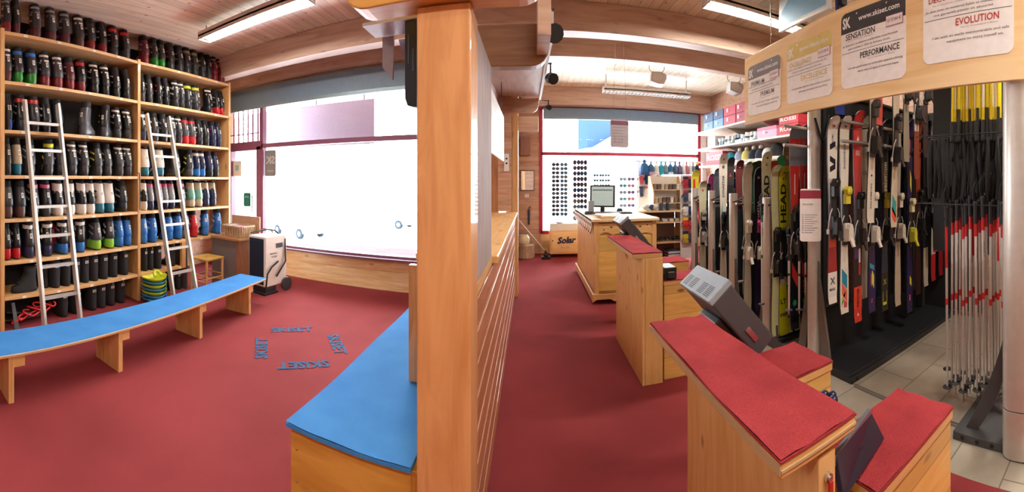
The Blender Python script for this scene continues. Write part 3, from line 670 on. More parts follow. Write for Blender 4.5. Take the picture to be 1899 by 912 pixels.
# bay by the window
row(1, 0, [(273, 'm', 'dr'), (291, 'dg', 'gr', 'Ko'), (304, 'dg', 'gr'), (321, 'k', 'dg', 'Kr L'), (338, 'k', 'dg', 'L'), (352, 'dg', 'dg', 'Bo'), (366, 'dg', 'dg', 'Bo'), (380, 'dg', 'dg', 'L Ky'), (391, 'k', 'dg', 'L'), (402, 'dr', 'dr', 'Rlg'), (416, 'dr', 'dr', 'Rlg')])
row(1, 1, [(267, 'k', 'dg', 'Sw'), (281, 'dg', 'dg', 'Sw'), (299, 'k', 'k', 'Sw Kr'), (312, 'k', 'k', 'Sw'), (330, 'dg', 'dg', 'Rw Kw'), (341, 'dg', 'dg', 'Rw'), (354, 'dg', 'dg', 'By L'), (369, 'g', 'dg', 'By L'), (392, 'k', 'k', 'Rw'), (406, 'k', 'r', 'Sw'), (417, 'k', 'r', 'Sw')])
row(1, 2, [(268, 'k', 'n', 'Bw'), (291, 'dg', 'dg', 'Sbe Kw'), (308, 'dg', 'dg', 'Sbe'), (324, 'dg', 'dg', 'Rw Kw'), (336, 'dg', 'dg', 'Rw'), (348, 'g', 'r', 'Br Kr'), (361, 'g', 'r', 'Br'), (374, 'k', 'k', 'L Kw'), (386, 'k', 'k', 'L'), (399, 'n', 'n', 'Sw Kr'), (409, 'n', 'n', 'Sw')])
row(1, 3, [(273, 'w', 't', 'Tw'), (301, 'w', 't', 'Tw Kw'), (331, 'g', 'g'), (354, 'dg', 'g', 'Ky', -.35), (369, 'n', 'b', 'Bw'), (379, 'n', 'b', 'Bw'), (393, 'n', 'k', 'Sw'), (404, 'n', 'k', 'Sw')])
row(1, 4, [(271, 'k', 'w', 'Tw'), (283, 'lg', 'n', 'Bp'), (300, 'lg', 'n', 'Bp'), (310, 'lg', 'n', 'Bp'), (322, 'lg', 'n', 'Bp'), (341, 'k', 'n', 'Bp'), (359, 'sg', 'be', 'Tbe'), (373, 'sg', 'be', 'Tbe'), (386, 'n', 'n', 'Tbe Kw'), (399, 'n', 'n', 'Tbe')])
row(1, 5, [(270, 'b', 'b'), (288, 'b', 'b', 'Kw'), (318, 'b', 'b'), (335, 'b', 'b'), (349, 'k', 'o', 'Kw'), (364, 'r', 'r'), (382, 'b', 'b', 'Kb', -.5), (406, 'b', 'b', 'Kw', -.4)])
# soft boots on the two lowest levels
def softrow(bi, k, pxs, tl=1.0, loops=()):
    b = (B1, B2)[bi]; z = ZS[k] if k < 7 else 0.002; s_ = [s_of(b, p, .06) for p in pxs]
    s_ = [min(max(v, .085), (b[3] if not (bi == 1 and k == 6) else s_of(b, 337))-.085) for v in s_]
    for i, p in enumerate(pxs):
        gap = min([abs(s_[j]-s_[i]) for j in (i-1, i+1) if 0 <= j < len(pxs)]); w = min(1.15, max(.58, gap/.118))
        lv = ('on the '+ROWN[k]) if k < 7 else 'on the floor'
        soft_boot(b, z, s_[i], 0, w, 'plain black soft boot, %s from left, %s, %s' % (ORD[i], lv, BAYN[bi]), .07, 'soft boots %s %s' % (lv, BAYN[bi]), tl, i in loops)
softrow(0, 6, [107, 127, 145, 162, 179, 197, 215, 235], .98)
softrow(0, 7, [122, 147, 176, 193, 210, 229], .92, (4, 5))
softrow(1, 6, [272, 283, 297, 323], .98, (0, 1, 3))
# hiking boots seen from the side
def hiking(b, z, px, yaw, lab, k=1.0):
    P, u, a, L = b; q = P+u*s_of(b, px, .1)+Vector((-u.y, u.x))*.12
    r = thing('winter_boot', lab, 'boot', (q.x, q.y, z+.001), a+yaw); r.scale = (k, k, k)
    MB().loft([ring(.02, .14, .145, .05, toe=.1), ring(.06, .14, .145, .052, toe=.1), slant(ring(.10, .12, .12, .05), .25, .12), slant(ring(.14, .09, .085, .05), .2, .1), ring(.19, .075, .068, .052), ring(.25, .072, .068, .054), ring(.258, .072, .056, .044)]).build('boot_body', M('222327', .8), r)
    MB().loft([ring(0, .14, .147, .052, toe=.1), ring(.022, .14, .152, .055, toe=.1)]).build('sole', M('141517', .7), r)
    mb = MB()
    for i in range(7): mb.tube([(-.035, .14+.0-i*.008+.06*(1-i/7), .10+i*.018), (0, .16-i*.008+.06*(1-i/7), .112+i*.018), (.035, .14-i*.008+.06*(1-i/7), .10+i*.018)], .0035, 6)
    mb.build('laces', M('6a604c'), r)
    MB().tube([(0, .0, .235), (0, -.02, .25), (0, -.012, .275), (0, .01, .262)], .006, 6).build('heel_loop', M('b8b8b8'), r)
hiking(B1, ZS[6], 68, PI/2-.0, 'large black laced winter boot shown side-on at the left of the lowest board', 1.0)
hiking(B1, ZS[6], 88, .1, 'black laced winter boot shown from behind, beside the side-on winter boot', .95)
# red-strapped snowshoes heaped on the floor
P, u, a, L = B1; q = P+u*s_of(B1, 45, .2)+Vector((-u.y, u.x))*.2
r = thing('snowshoes', 'heap of black snowshoes with red straps on the floor under the near bay', 'snowshoes', (q.x, q.y, 0), a)
MB().prism([(-.30, -.08), (-.22, -.12), (.2, -.10), (.30, 0), (.2, .1), (-.22, .12), (-.30, .08)], .05, .075, 'XY').build('deck', M('222226', .6), r, bevel=.01)
MB().prism([(-.26, -.09), (-.18, -.12), (.22, -.10), (.28, 0), (.2, .1), (-.2, .12)], .10, .125, 'XY', T=Matrix.Rotation(.12, 4, 'Y')).build('deck', M('1b1b1f', .6), r, bevel=.01)
for i in range(5):
    pts = []
    for k in range(15):
        t = k/14*PI*1.5-.4; pts.append((.02+.05*i-.04+.19*math.cos(t)*(1-.1*i), -.12+.05*math.sin(t*1.3+i), .04+.028*i+.05*abs(math.sin(t+i*.6))))
    MB().tube(pts, .010, 7).build('strap', M('d2262b', .4), r)
MB().prism([(-.03, 0), (.03, 0), (.024, .12), (.02, .26), (-.02, .26), (-.024, .12)], 0, .012, 'XZ', T=TR(-.17, -.2, .0, .1, -.35)).build('buckle_plate', M('4b4c50', .5), r, bevel=.004)
# stack of toy sledges
P, u, a, L = B2; q = P+u*s_of(B2, 286, -.13)+Vector((-u.y, u.x))*-.13
mb = MB(); prof = []
for (rr_, zz) in ((.085, 0), (.13, .008), (.155, .03), (.168, .05), (.172, .052), (.160, .034), (.13, .014)): prof.append((rr_, zz))
rings = [[(r_*1.0*math.cos(2*PI*k/24), r_*.8*math.sin(2*PI*k/24), z_+.012*(math.cos(4*PI*k/24))) for k in range(24)] for r_, z_ in prof]
mb.loft(rings, None, True, True); bobm = mesh_of(mb, 'seat', g)
for i in range(7):
    c = ('3fa0d8', '3fa0d8', 'd3e02c', '3fa0d8', 'd3e02c', '3fa0d8', 'd3e02c')[i]
    nm = ['lowest blue', 'blue lower', 'yellow lower', 'blue middle', 'yellow middle', 'blue upper', 'topmost yellow'][i]
    r = thing('plastic_bob', nm+' plastic bob sledge in the stack under the shelf by the ladder', 'sledge', (q.x, q.y, .012+i*.042), a+.05*(i % 2), 'stack of plastic bob sledges')
    part('seat', bobm, M(c, .35), r)
    MB().tube([(.15, .05, .055), (.17, .0, .075), (.15, -.05, .055)] if i < 6 else [(-.03, -.06, .06), (-.02, -.02, .10), (.03, .0, .115), (.06, -.02, .10), (.07, -.06, .06)], .007 if i < 6 else .02, 7).build('handle', M(c, .35), r)
softrow(1, 7, [322, 334], .8, ())
# ---- ladders leaning on the shelves
def ladder(b, px, top, width, lean, rungs, lab):
    P, u, a, L = b; s = s_of(b, px); r = thing('ladder', lab, 'ladder', tuple(list(P+u*s)+[0]), a)
    y0, y1 = -lean, -.035
    for x in (0, width):
        MB().bar((x, y0, 0.0), (x, y1, top), .028, .06, up=(0, 1, 0)).build('rail', ALU, r, bevel=.003)
    for k in range(rungs):
        z = .14+k*.277; t = z/top; y = y0+(y1-y0)*t
        MB().box(.014, width-.014, y-.016, y+.016, z-.014, z+.014).build('rung', ALU, r)
    for x in (0, width):
        MB().box(x-.02, x+.02, y0-.04, y0+.03, 0, .03).build('foot', BLACK, r)
ladder(B1, 43, 2.31, .385, .50, 8, 'aluminium ladder leaning on the near boot shelf bay')
ladder(B2, 269, 2.34, .355, .60, 8, 'aluminium ladder leaning on the boot shelf bay by the window')
# ---- desk in the corner
r = thing('corner_counter', 'low brown wooden counter in the corner with a wicker basket on top', 'counter', (0, 0, 0))
MB().box(-4.14, -3.545, 3.64, 4.05, .675, .705).build('top_board', wood('desk_top', 'b9875c', '9d6c44', 'X', coat=.3), r, bevel=.004)
MB().box(-4.14, -3.62, 3.67, 3.69, 0, .674).build('front_panel', M('7c7270', .55), r)
MB().box(-3.62, -3.555, 3.65, 4.04, 0, .674).build('end_post', wood('desk_post', 'a06a4c', '8a5638', 'Z'), r, bevel=.004)
MB().box(-4.12, -3.56, 4.06, 4.085, 0, .98).build('back_board', wood('desk_back', 'c79a78', 'ad8060', 'X'), r)
r = thing('wicker_basket', 'pale wicker basket with papers on the corner counter', 'basket', (-3.78, 3.86, .706), -.05)
mb = MB(); rows = []
def rr2(w, d, z): return [(x, y, z) for x, y in rrect(w, d, .05, 4)]
mb.loft([rr2(.36, .24, 0), rr2(.40, .28, .14), rr2(.42, .30, .145), rr2(.42, .30, .165), rr2(.39, .27, .165), rr2(.385, .265, .15)], None, False, False)
mb.build('basket_body', wood('wicker', 'd8bd9c', 'a88866', 'X', plank='Z', pw=.012, line=.5, knots=0), r)
MB().prism(rrect(.36, .24, .05), .0, .01, 'XY').build('basket_floor', M('b89a76'), r)
mb = MB()
for k in range(30):
    t = 2*PI*k/30; x, y = .215*math.cos(t), .155*math.sin(t); x = max(-.205, min(.205, x*1.25)); y = max(-.145, min(.145, y*1.3))
    mb.box(x-.004, x+.004, y-.004, y+.004, 0, .145)
mb.build('weave_stake', M('c0a078'), r)
MB().box(-.16, .02, -.10, .10, .15, .156, T=Matrix.Rotation(.2, 4, 'Z')).build('paper_stack', WHITE, r)
MB().box(-.02, .16, -.10, .08, .157, .162, T=Matrix.Rotation(-.1, 4, 'Z')).build('leaflet', M('a83246'), r)
# ---- stool
r = thing('stool', 'small square wooden stool with woven rush seat by the corner counter', 'stool', (-3.92, 3.38, 0), .06)
for sx in (-1, 1):
    for sy in (-1, 1):
        MB().cyl((sx*.15, sy*.15, 0), (sx*.15, sy*.15, .455), .016, .018).build('leg', PINE, r)
mb = MB(); mb.prism([(-.17, -.17), (.17, -.17), (.0, .0)], .437, .462, 'XY'); mb.prism([(.17, -.17), (.17, .17), (.0, .0)], .437, .460, 'XY'); mb.prism([(.17, .17), (-.17, .17), (.0, .0)], .437, .462, 'XY'); mb.prism([(-.17, .17), (-.17, -.17), (.0, .0)], .437, .460, 'XY')
mb.build('seat', wood('rush', 'd9b060', 'b98c3e', 'X', plank='X', pw=.014, line=.3, knots=0), r, bevel=.006)
for z in (.12, .20):
    for s in (-1, 1):
        MB().cyl((s*.15, -.15, z), (s*.15, .15, z), .010).build('stretcher', PINE, r); MB().cyl((-.15, s*.15, z+.03), (.15, s*.15, z+.03), .010).build('stretcher', PINE, r)
# ---- dehumidifier
q = at(492, H*F/(548-YH)); r = thing('dehumidifier', 'white and dark blue mobile dehumidifier with black handle and wheels', 'dehumidifier', (q.x, q.y, 0), 1.457)
# local: x to the right along the white side, y to the back, dark grille faces -x side
Wd, Dp = .40, .33
MB().box(0, Wd, 0, Dp, .10, .76).build('casing', M('e9e6e0', .4), r, bevel=.012)
MB().box(-.006, -.001, .03, Dp-.02, .13, .73).build('grille_panel', M('1d3248', .5), r)
mb = MB()
for k in range(18): mb.box(-.009, -.006, .05, Dp-.04, .22+k*.027, .226+k*.027)
mb.box(-.009, -.006, .05, Dp-.04, .16, .172, M('5a7a90')); mb.build('louvre', M('14263a'), r)
MB().box(.20, .32, -.006, -.001, .60, .66).build('display', M('24384e', .3), r)
MB().text('KROHTEC', TR(.15, -.004, .53, 0, PI/2), .022, M('3a3a40'), .02).text('TK 260 E', TR(.16, -.004, .49, 0, PI/2), .022, M('3a3a40'), .02).build('lettering', None, r)
MB().tube([(.06, .35, .78), (.34, .35, .80), (Wd+.035, .34, .79), (Wd+.04, .32, .76), (Wd+.04, .30, .55), (Wd+.035, .22, .40), (Wd+.02, .12, .30)], .012, 8).tube([(.0, -.012, .10), (.02, -.02, .28), (.10, -.02, .36), (.22, -.02, .42)], .011, 8).tube([(.19, -.015, .22), (.30, -.02, .34), (.36, -.02, .40), (.375, .0, .70), (.37, .2, .80), (.36, .42, .80)], .012, 8).build('handle', BLACK, r)
for s in (-.035, Dp+.005):
    MB().cyl((Wd-.02, s, .09), (Wd-.02, s+.03, .09), .09, n=20).build('wheel', M('3b4148', .6), r)
MB().box(-.03, .22, -.02, Dp, .0, .03).box(-.0, .2, 0.0, Dp-.02, .03, .1).build('foot_tray', M('20242a'), r, bevel=.004)
# ---- carpet lettering ring
cx, cy = -1.985, 2.80
for (x, y, rz, nm) in ((-2.25, 3.06, .70, 'farthest'), (-1.71, 3.02, -.85, 'right-hand'), (-1.74, 2.53, .70+PI, 'nearest'), (-2.22, 2.56, .70+PI/2, 'left-hand')):
    t = MB().text('SKISET', TR(x, y, .004, rz), .115, M('2a5480', .95), .035, w=.42).build('carpet_lettering')
    tag(t, 'blue word woven in the carpet, %s of the ring' % {'farthest': 'window side', 'right-hand': 'post side', 'nearest': 'camera side', 'left-hand': 'shelf side'}[nm], 'carpet lettering', 'ring of words in the carpet')
# ---- ceiling lamps
def fluo(name, x, y, z, L, lab, power, w=.20, on=True, rz=0):
    r = thing('ceiling_light', lab, 'lamp', (x, y, z), rz)
    MB().box(-L/2, L/2, -w/2, w/2, .03, .09).prism([(-w/2, .0), (-w/2+.012, .0), (-w/2+.012, .05), (-w/2, .05)], -L/2, L/2, 'YZ').prism([(w/2, .0), (w/2-.012, .0), (w/2-.012, .05), (w/2, .05)], -L/2, L/2, 'YZ').build('housing', M('e6e2dc'), r)
    mb = MB(); n = int(L/.07)
    for k in range(n+1): mb.box(-L/2+k*L/n-.002, -L/2+k*L/n+.002, -w/2+.014, w/2-.014, .0, .022)
    mb.build('louvre_grid', M('d8d8d8', .3, .5), r)
    em = M('fff6e8' if on else 'e8e8e8', .5, 0, 14.0 if on else 0)
    for s in (-.045, .045): MB().cyl((-L/2+.03, s, .026), (L/2-.03, s, .026), .012, mat=em).build('tube', None, r)
    for s in (-1, 1): MB().box(s*(L/2-.05)-.01, s*(L/2-.05)+.01, -.01, .01, .09, CZ-z).build('hanger', ALU, r)
    if on: 
        l = area('lamp_glow', (x, y, z-.01), (0, 0, rz), L-.05, w-.03, power, (1, .93, .82)); l.name = 'ceiling_light_glow'
fluo('a', -2.78, 3.02, 3.22, 1.55, 'long lit fluorescent ceiling light above the left room, near the boot shelves', 50)
fluo('b', 2.28, 3.30, 3.22, 1.25, 'lit fluorescent ceiling light above the ski racks', 60)
fluo('c', 2.1, 6.6, 3.08, 1.65, 'unlit white ceiling light hanging before the far window', 0, on=False)
fluo('d', -2.6, -.7, 3.22, 1.55, 'added unseen fluorescent fill light behind the camera, left', 30)  # lamp added out of view to light the enclosed rear
fluo('e', .9, -.5, 3.22, 1.55, 'added unseen fluorescent fill light behind the camera, right', 50)  # second added lamp, never in view, lighting from behind
fluo('f', 2.6, .2, 3.22, 1.25, 'added unseen fluorescent fill light above the ski poles', 80)  # added outside the view to brighten the right foreground
fluo('g', .9, 1.9, 3.22, 1.25, 'lit fluorescent ceiling light over the counters', 0, on=False) if False else None
# ================================================================= FIRST AND SECOND BINDING BENCH (stepped pine boxes with red carpet)
def carpet_board(x0, x1, y0, y1, z, parent, nm='top_board'):
    o = MB().box(x0, x1, y0, y1, z-.040, z-.008).build(nm, PINE_X, parent, bevel=.003)
    mb = MB(); nx, ny = 6, 10; vs = []; fs = []
    for j in range(ny+1):
        for i in range(nx+1):
            vs.append((x0+(x1-x0)*i/nx, y0+(y1-y0)*j/ny, z+.0025*math.sin(i*2.1+j*1.3)))
    fs = [(j*(nx+1)+i, j*(nx+1)+i+1, (j+1)*(nx+1)+i+1, (j+1)*(nx+1)+i) for j in range(ny) for i in range(nx)]
    mb.add(vs, fs, None, True); mb.box(x0-.002, x1+.002, y0-.002, y1+.002, z-.0075, z-.003)
    mb.build('carpet_cover', CARPET_TOP, parent)
def bench(label, cap, body_x, body_y, wings, wx0, wx1, zc=.97, zw=.75):
    r = thing('stepped_bench', label, 'counter', (0, 0, 0))
    x0, x1, y0, y1 = cap
    carpet_board(x0, x1, y0, y1, zc, r)
    MB().box(x0-.003, x0, y0, y1, zc-.030, zc-.012).box(x0, x1, y0-.003, y0, zc-.026, zc-.020).build('edge_strip', M('cdb48a', .4, .1), r)
    MB().box(body_x, body_x+.022, body_y[0], body_y[1], 0, zc-.041).build('side_panel', PINE_BOXL, r, bevel=.003)
    MB().box(body_x+.023, x1, body_y[0]+.0, body_y[0]+.022, 0, zc-.041).build('end_panel', PINE_BOXL, r, bevel=.003)
    MB().prism([(x0+.03, zc-.041), (body_x-.001, zc-.041), (body_x-.001, zc-.13)], (body_y[0]+body_y[1])/2, (body_y[0]+body_y[1])/2+.02, 'XZ').build('bracket', PINE_X, r)
    MB().box(x1-.02, x1, body_y[0]+.03, body_y[1], .0, zc-.041).build('back_panel', PINE_BOXL, r)
    MB().box(body_x+.023, x1-.021, body_y[1]-.022, body_y[1], 0, zc-.041).build('end_panel', PINE_BOXL, r)
    for i, (a, b) in enumerate(wings):
        carpet_board(wx0, wx1, a, b, zw, r, 'step_board')
        MB().box(wx0+.005, wx1-.004, a+.006, a+.026, 0, zw-.041).build('step_front', PINE_BOX, r, bevel=.003)
        MB().box(wx0+.005, wx1-.004, b-.026, b-.006, 0, zw-.041).build('step_back', PINE_BOX, r)
        MB().box(wx1-.025, wx1-.004, a+.027, b-.027, 0, zw-.041).build('step_side', PINE_BOXL, r)
    return r
b1 = bench('big stepped pine counter with red carpet tops, nearest the camera', (.44, .655, .565, 1.345), .56, (.645, 1.275), ((.55, .77), (1.10, 1.35)), .72, 1.13)
MB().box(.70, 1.10, .775, 1.095, .30, .32).build('tray_board', PINE_X, b1)
b2 = bench('stepped pine counter with red carpet tops in the middle of the aisle', (.73, .96, 2.65, 3.56), .80, (2.635, 3.49), ((2.66, 2.90), (3.24, 3.50)), .975, 1.44)
MB().box(.97, 1.4, 2.905, 3.235, .30, .32).build('tray_board', PINE_X, b2)
# block, screw and red strap on the near end
r = thing('boot_clamp', 'wooden block with a screw and red strap on the near stepped counter', 'clamp', (0, 0, 0))
MB().box(.548, .60, .575, .64, .56, .915).build('block', PINE_BOXL, r, bevel=.003)
MB().cyl((.573, .574, .865), (.573, .566, .865), .010).cyl((.573, .566, .865), (.573, .562, .865), .006).build('screw', CHROME, r)
MB().box(.569, .578, .560, .568, .60, .86).build('strap', M('c8281e', .4), r)
r = thing('blue_plate', 'dark blue bent metal plate leaning on the near stepped counter', 'plate', (0, 0, 0))
A = [(.605, .595, .885), (.85, .685, .822), (.868, .652, .752), (.612, .575, .785)]
mb = MB(); mb.add([Vector(v) for v in A]+[Vector(v)+Vector((.010, -.006, .004)) for v in A], [(0, 1, 2, 3), (7, 6, 5, 4), (0, 4, 5, 1), (1, 5, 6, 2), (2, 6, 7, 3), (3, 7, 4, 0)]); mb.build('sheet', M('1c2238', .3), r, bevel=.002)
mb = MB(); mb.bar((.605, .59, .872), (.852, .682, .829), .012, .022, M('8e93a0', .3, .6)); mb.build('rim', None, r)
MB().box(.605, .715, .556, .60, .66, .71).build('front_ledge', PINE_X, b1, bevel=.003)
r = thing('vice_knob', 'dark blue lobed knob behind the near red carpet top', 'knob', (.80, .80, .84))
mb = MB(); mb.cyl((0, 0, -.10), (0, 0, .0), .012)
for k in range(5): mb.ball((.02*math.cos(k*1.257), .02*math.sin(k*1.257), .008), .014)
mb.build('knob_head', M('16234a', .3), r)
o = MB().tube([(.0, .0, .0), (.01, -.01, .035), (.03, -.03, .05), (.05, -.05, .03), (.055, -.058, .0)], .006, 6).build('strap_loop', M('d9cfa6'), loc=(.78, .745, .755)); tag(o, 'cream strap loop between the near counter steps', 'strap')
o = MB().cyl((0, 0, 0), (0, 0, .07), .035, .03).box(-.05, .05, -.035, .035, .0, .035).build('boot_rest', BLACKG, loc=(1.02, 3.0, .321)); tag(o, 'black boot rest in the gap of the middle stepped counter', 'device')
r = MB().box(0, .10, 0, .16, 0, .09).box(.02, .08, -.02, .0, .01, .06, M('2a2c30')).build('release_tester', M('1b1c20', .4), loc=(.985, 2.67, .752), bevel=.006); tag(r, 'small black device on the front step of the middle stepped counter', 'device')

def terminal(x, y0, y1, z, label, k=1.0, rz=0.0):
    r = thing('order_terminal', label, 'terminal', (x, y0, z), rz)
    L = y1-y0; D = .35*k; t = .115*k
    # slab leaning down to the right; local X to the right, Y along the width
    T = Matrix.Rotation(math.radians(50), 4, 'Y')
    MB().box(0, D, 0, L, -t, 0, T=T).build('casing', M('4c4a50', .45), r, bevel=.006)
    MB().box(-.028*k, .0, -.004, L+.004, -t-.004, .006, T=T).build('top_cover', M('98a4b0', .5), r, bevel=.004)
    mb = MB()
    for a in range(2):
        for i in range(7):
            for j in range(2 if k > .9 else 1):
                mb.box(-.029*k, -.0285*k, .03*k+a*L*.5+j*.06*k, .03*k+a*L*.5+j*.06*k+.045*k, -t+.010*k+i*.008*k, -t+.013*k+i*.008*k, T=T)
    mb.build('vent_grille', M('39424b'), r)
    MB().box(.02, D-.02, .02, L-.02, .0005, .004, T=T).build('screen', M('20262c', .15), r)
    MB().box(.10*k, .30*k, L*.15, L*.7, -t-.04*k, -t, T=T).build('rear_housing', M('34333a', .4), r, bevel=.01)
    MB().bar((D*.55, L/2, -D*.75), (D*1.15, L/2, -D*1.25), .10*k, .04*k).bar((D*1.15, L/2, -D*1.25), (D*1.15, L/2, -(z-.02)), .08, .05).build('arm', M('37363c', .5), r)
    MB().box(D*.85, D*1.45, L*.2, L*.8, -z, -z+.02).build('foot_plate', M('37363c', .5), r)
    MB().box(.20*k, .28*k, -.006, .0, -t*.7, -t*.5, T=T).build('lock', CHROME, r)
    return r
terminal(.80, 1.365, 1.665, 1.065, 'grey tilted order terminal with vents behind the near stepped counter')
terminal(.955, 3.60, 3.92, 1.13, 'dark tilted order terminal behind the middle stepped counter', .9)

# ================================================================= CARVED COUNTER
r = thing('carved_counter', 'pine sales counter with carved scalloped apron and white fretwork edge', 'counter', (0, 0, 0))
cx0, cx1, cy0, cy1 = .755, 1.55, 4.50, 6.26
MB().box(cx0+.02, cx1, cy0+.02, cy1, .05, 1.0).build('body', wood('counter_panel', 'e0b87c', 'cda066', 'Z', plank='X', pw=.11, line=.15), r)
MB().box(cx0+.06, cx1-.02, cy0+.0, cy0+.018, .16, .84).build('front_panel', PINE_BOX, r)
for a, b in ((cx0, cx0+.06), (cx1-.06, cx1)): MB().box(a, b, cy0-.012, cy0+.018, .10, 1.0).build('corner_stile', PINE, r, bevel=.004)
def scallop(x0, x1, zt, zb, n):
    P = [(x0, zt), (x0, zb)]
    for i in range(n*8+1):
        t = i/(n*8); P.append((x0+(x1-x0)*t, zb+.045*abs(math.sin(PI*t*n))**.8*(1 if (i//8) % 2 == 0 else .55)))
    P.append((x1, zt)); return P
ap = MB().prism(scallop(cx0+.06, cx1-.06, .98, .83, 4), cy0-.010, cy0+.006, 'XZ').build('apron', PINE_X, r)
mb = MB()
for k in range(7):
    x = cx0+.12+k*.092
    if k % 2: mb.add([(x+.02*math.cos(t), cy0-.0115, .935+.009*math.sin(t)) for t in [i*PI/4 for i in range(8)]], [tuple(range(8))], None)
    else: mb.ball((x, cy0-.010, .95 if k % 4 else .905), .009, .003, .009)
mb.build('cutout_pattern', M('5a3014'), ap)
MB().prism(scallop(cx0-.02, cx1, .13, .035, 3), cy0-.03, cy0-.012, 'XZ').build('plinth', PINE_X, r, bevel=.003)
MB().box(cx0-.02, cx0+.001, cy0-.012, cy1, .04, .13).build('plinth', wood('plinth_side', 'e6c79c', 'd0a878', 'Y'), r)
MB().box(cx0-.03, cx1+.03, cy0-.04, cy1+.02, 1.0, 1.035).build('counter_top', wood('counter_top', 'e4c79c', 'd2ae7c', 'X'), r, bevel=.006)
MB().box(cx0+.1, cx0+.42, cy0-.03, cy0+.5, 1.036, 1.066).build('desk_pad', wood('pad', 'e6c898', 'd6b07a', 'X'), r)
mb = MB()
for k in range(11):
    y = cy0+.02+k*.165
    mb.prism([(y, 1.03), (y+.15, 1.03), (y+.15, .93), (y+.11, .885), (y+.075, .86), (y+.04, .885), (y, .93)], cx0-.03, cx0-.018, 'YZ')
mb.build('fretwork', M('efe8de', .5), r)
mb = MB()
for k in range(11):
    y = cy0+.095+k*.165; mb.ball((cx0-.030, y, .862), .004, .016, .016); mb.ball((cx0-.031, y-.03, .96), .003, .012, .02); mb.ball((cx0-.031, y+.03, .96), .003, .012, .02)
mb.build('fretwork_pattern', M('4a3a34'), r)
# computer
q = at(1117, 5.6); r = thing('computer_monitor', 'black computer monitor showing a pale table, on the carved counter', 'monitor', (q.x, q.y, 1.036), -.35)
T = Matrix.Translation((0, 0, .235)) @ Matrix.Rotation(-.12, 4, 'X')
MB().box(-.19, .19, -.0, .035, -.165, .165, T=T).build('casing', M('25292f', .4), r, bevel=.006)
o = MB().box(-.162, .162, -.0025, -.0005, -.14, .142, M('a8bcbc', .3, 0, .35), T=T).box(-.15, .15, -.0032, -.0026, .08, .10, M('5a7080', .3, 0, .2), T=T)
for k in range(9): o.box(-.145, .145, -.0032, -.0026, -.11+k*.019, -.1085+k*.019, M('7f9898', .3, 0, .2), T=T)
o.build('screen', None, r)
MB().box(-.03, .03, .0, .04, .01, .10).box(-.10, .10, -.06, .10, .0, .012).build('stand', M('25292f', .4), r)
q = at(1096, 5.5); o = MB().box(-.04, .04, -.03, .03, 0, .17).box(-.07, .07, -.06, .06, 0, .012).build('telephone_base', M('8f969c', .4), loc=(q.x, q.y, 1.036), bevel=.004); tag(o, 'grey upright handset base left of the monitor', 'telephone')
q = at(1101, 5.25); o = MB().box(-.13, .10, -.05, .06, 0, .03).box(-.12, -.02, -.05, .05, .03, .045).build('card_reader', M('2a3440', .4), loc=(q.x, q.y, 1.036), bevel=.006); tag(o, 'dark card reader in front of the monitor', 'card reader')
q = at(1145, 5.35); o = MB().box(-.20, .20, -.07, .07, 0, .018)
for i in range(12):
    for j in range(4): o.box(-.19+i*.032, -.165+i*.032, -.06+j*.031, -.036+j*.031, .018, .023, M('41464d'))
o = o.build('keyboard', M('2b2f35', .5), loc=(q.x, q.y, 1.036)); tag(o, 'dark keyboard right of the monitor on the carved counter', 'keyboard')
q = at(1160, 5.75); o = MB().prism([(-.05, 0), (.05, 0), (.03, .05), (-.03, .05)], -.05, .05, 'XZ').build('tape_dispenser', M('1f3c48', .4), loc=(q.x-.1, q.y, 1.036), bevel=.01); tag(o, 'small dark teal tape dispenser behind the keyboard', 'dispenser')
for k, (px, rr, lab) in enumerate(((1150, 5.0, 'sheaf of white papers on the carved counter'), (1125, 4.75, 'white sheet on the near edge of the carved counter'))):
    q = at(px, rr); o = MB().box(-.11, .11, -.15, .15, 0, .006).build('papers', WHITE, loc=(q.x, q.y, 1.036 if k == 0 else 1.067)); o.rotation_euler.z = .5; tag(o, lab, 'papers')
# ================================================================= BACK DESK WITH SHELVES
r = thing('shelved_desk', 'pine desk unit with open shelves in front of the far window', 'desk', (0, 0, 0))
dx0, dx1, dy0, dy1 = 1.62, 2.74, 6.32, 6.80
MB().box(1.30, dx1+.02, dy0-.02, dy1, .94, .965).build('desk_top', wood('desk_t', 'e2c79c', 'cfae7a', 'X'), r, bevel=.003)
for x in (1.32, 1.94, dx1-.03): MB().box(x, x+.03, dy0, dy1-.02, 0, .939).build('side_panel', wood('desk_s%d' % int(x*10), 'dcb384', 'c89a66', 'Z'), r)
for z in (.38, .74): MB().box(1.971, dx1-.031, dy0+.01, dy1-.03, z, z+.02).build('shelf_board', wood('desk_h%d' % int(z*10), 'd8b488', 'c39c68', 'X'), r)
MB().box(1.36, dx1-.031, dy1-.019, dy1-.005, .02, .93).build('back_panel', M('84614e', .6), r)
for k in range(6):
    o = MB().box(0, .26, 0, .22, 0, .022).box(.0, .26, -.003, .0, .0, .004, M('f0f0f0')).build('ring_binder', M(('c9ccd0', '3c434a')[k % 2], .4), loc=(2.42, 6.36, .08+k*.027)); tag(o, '%s flat folder, %s from the bottom of the pile in the back desk' % (('light grey', 'dark')[k % 2], ORD[k]), 'folder', 'pile of folders in the back desk')
o = MB().box(0, .27, 0, .24, 0, .078).build('shelf_block', M('50403a'), loc=(2.415, 6.36, .001)); tag(o, 'dark box under the pile of folders', 'box')
r2_ = thing('cordless_phone', 'white cordless phone standing on the back desk shelf', 'telephone', (2.06, 6.38, .401)); MB().box(-.03, .03, -.025, .025, 0, .03).build('cradle', M('d9d9d9'), r2_); MB().box(-.025, .025, -.015, .01, .03, .21).build('handset', M('e8ecec', .3), r2_, bevel=.008); MB().box(-.018, .018, -.018, -.0155, .14, .19).build('screen', M('7f9aa0'), r2_)
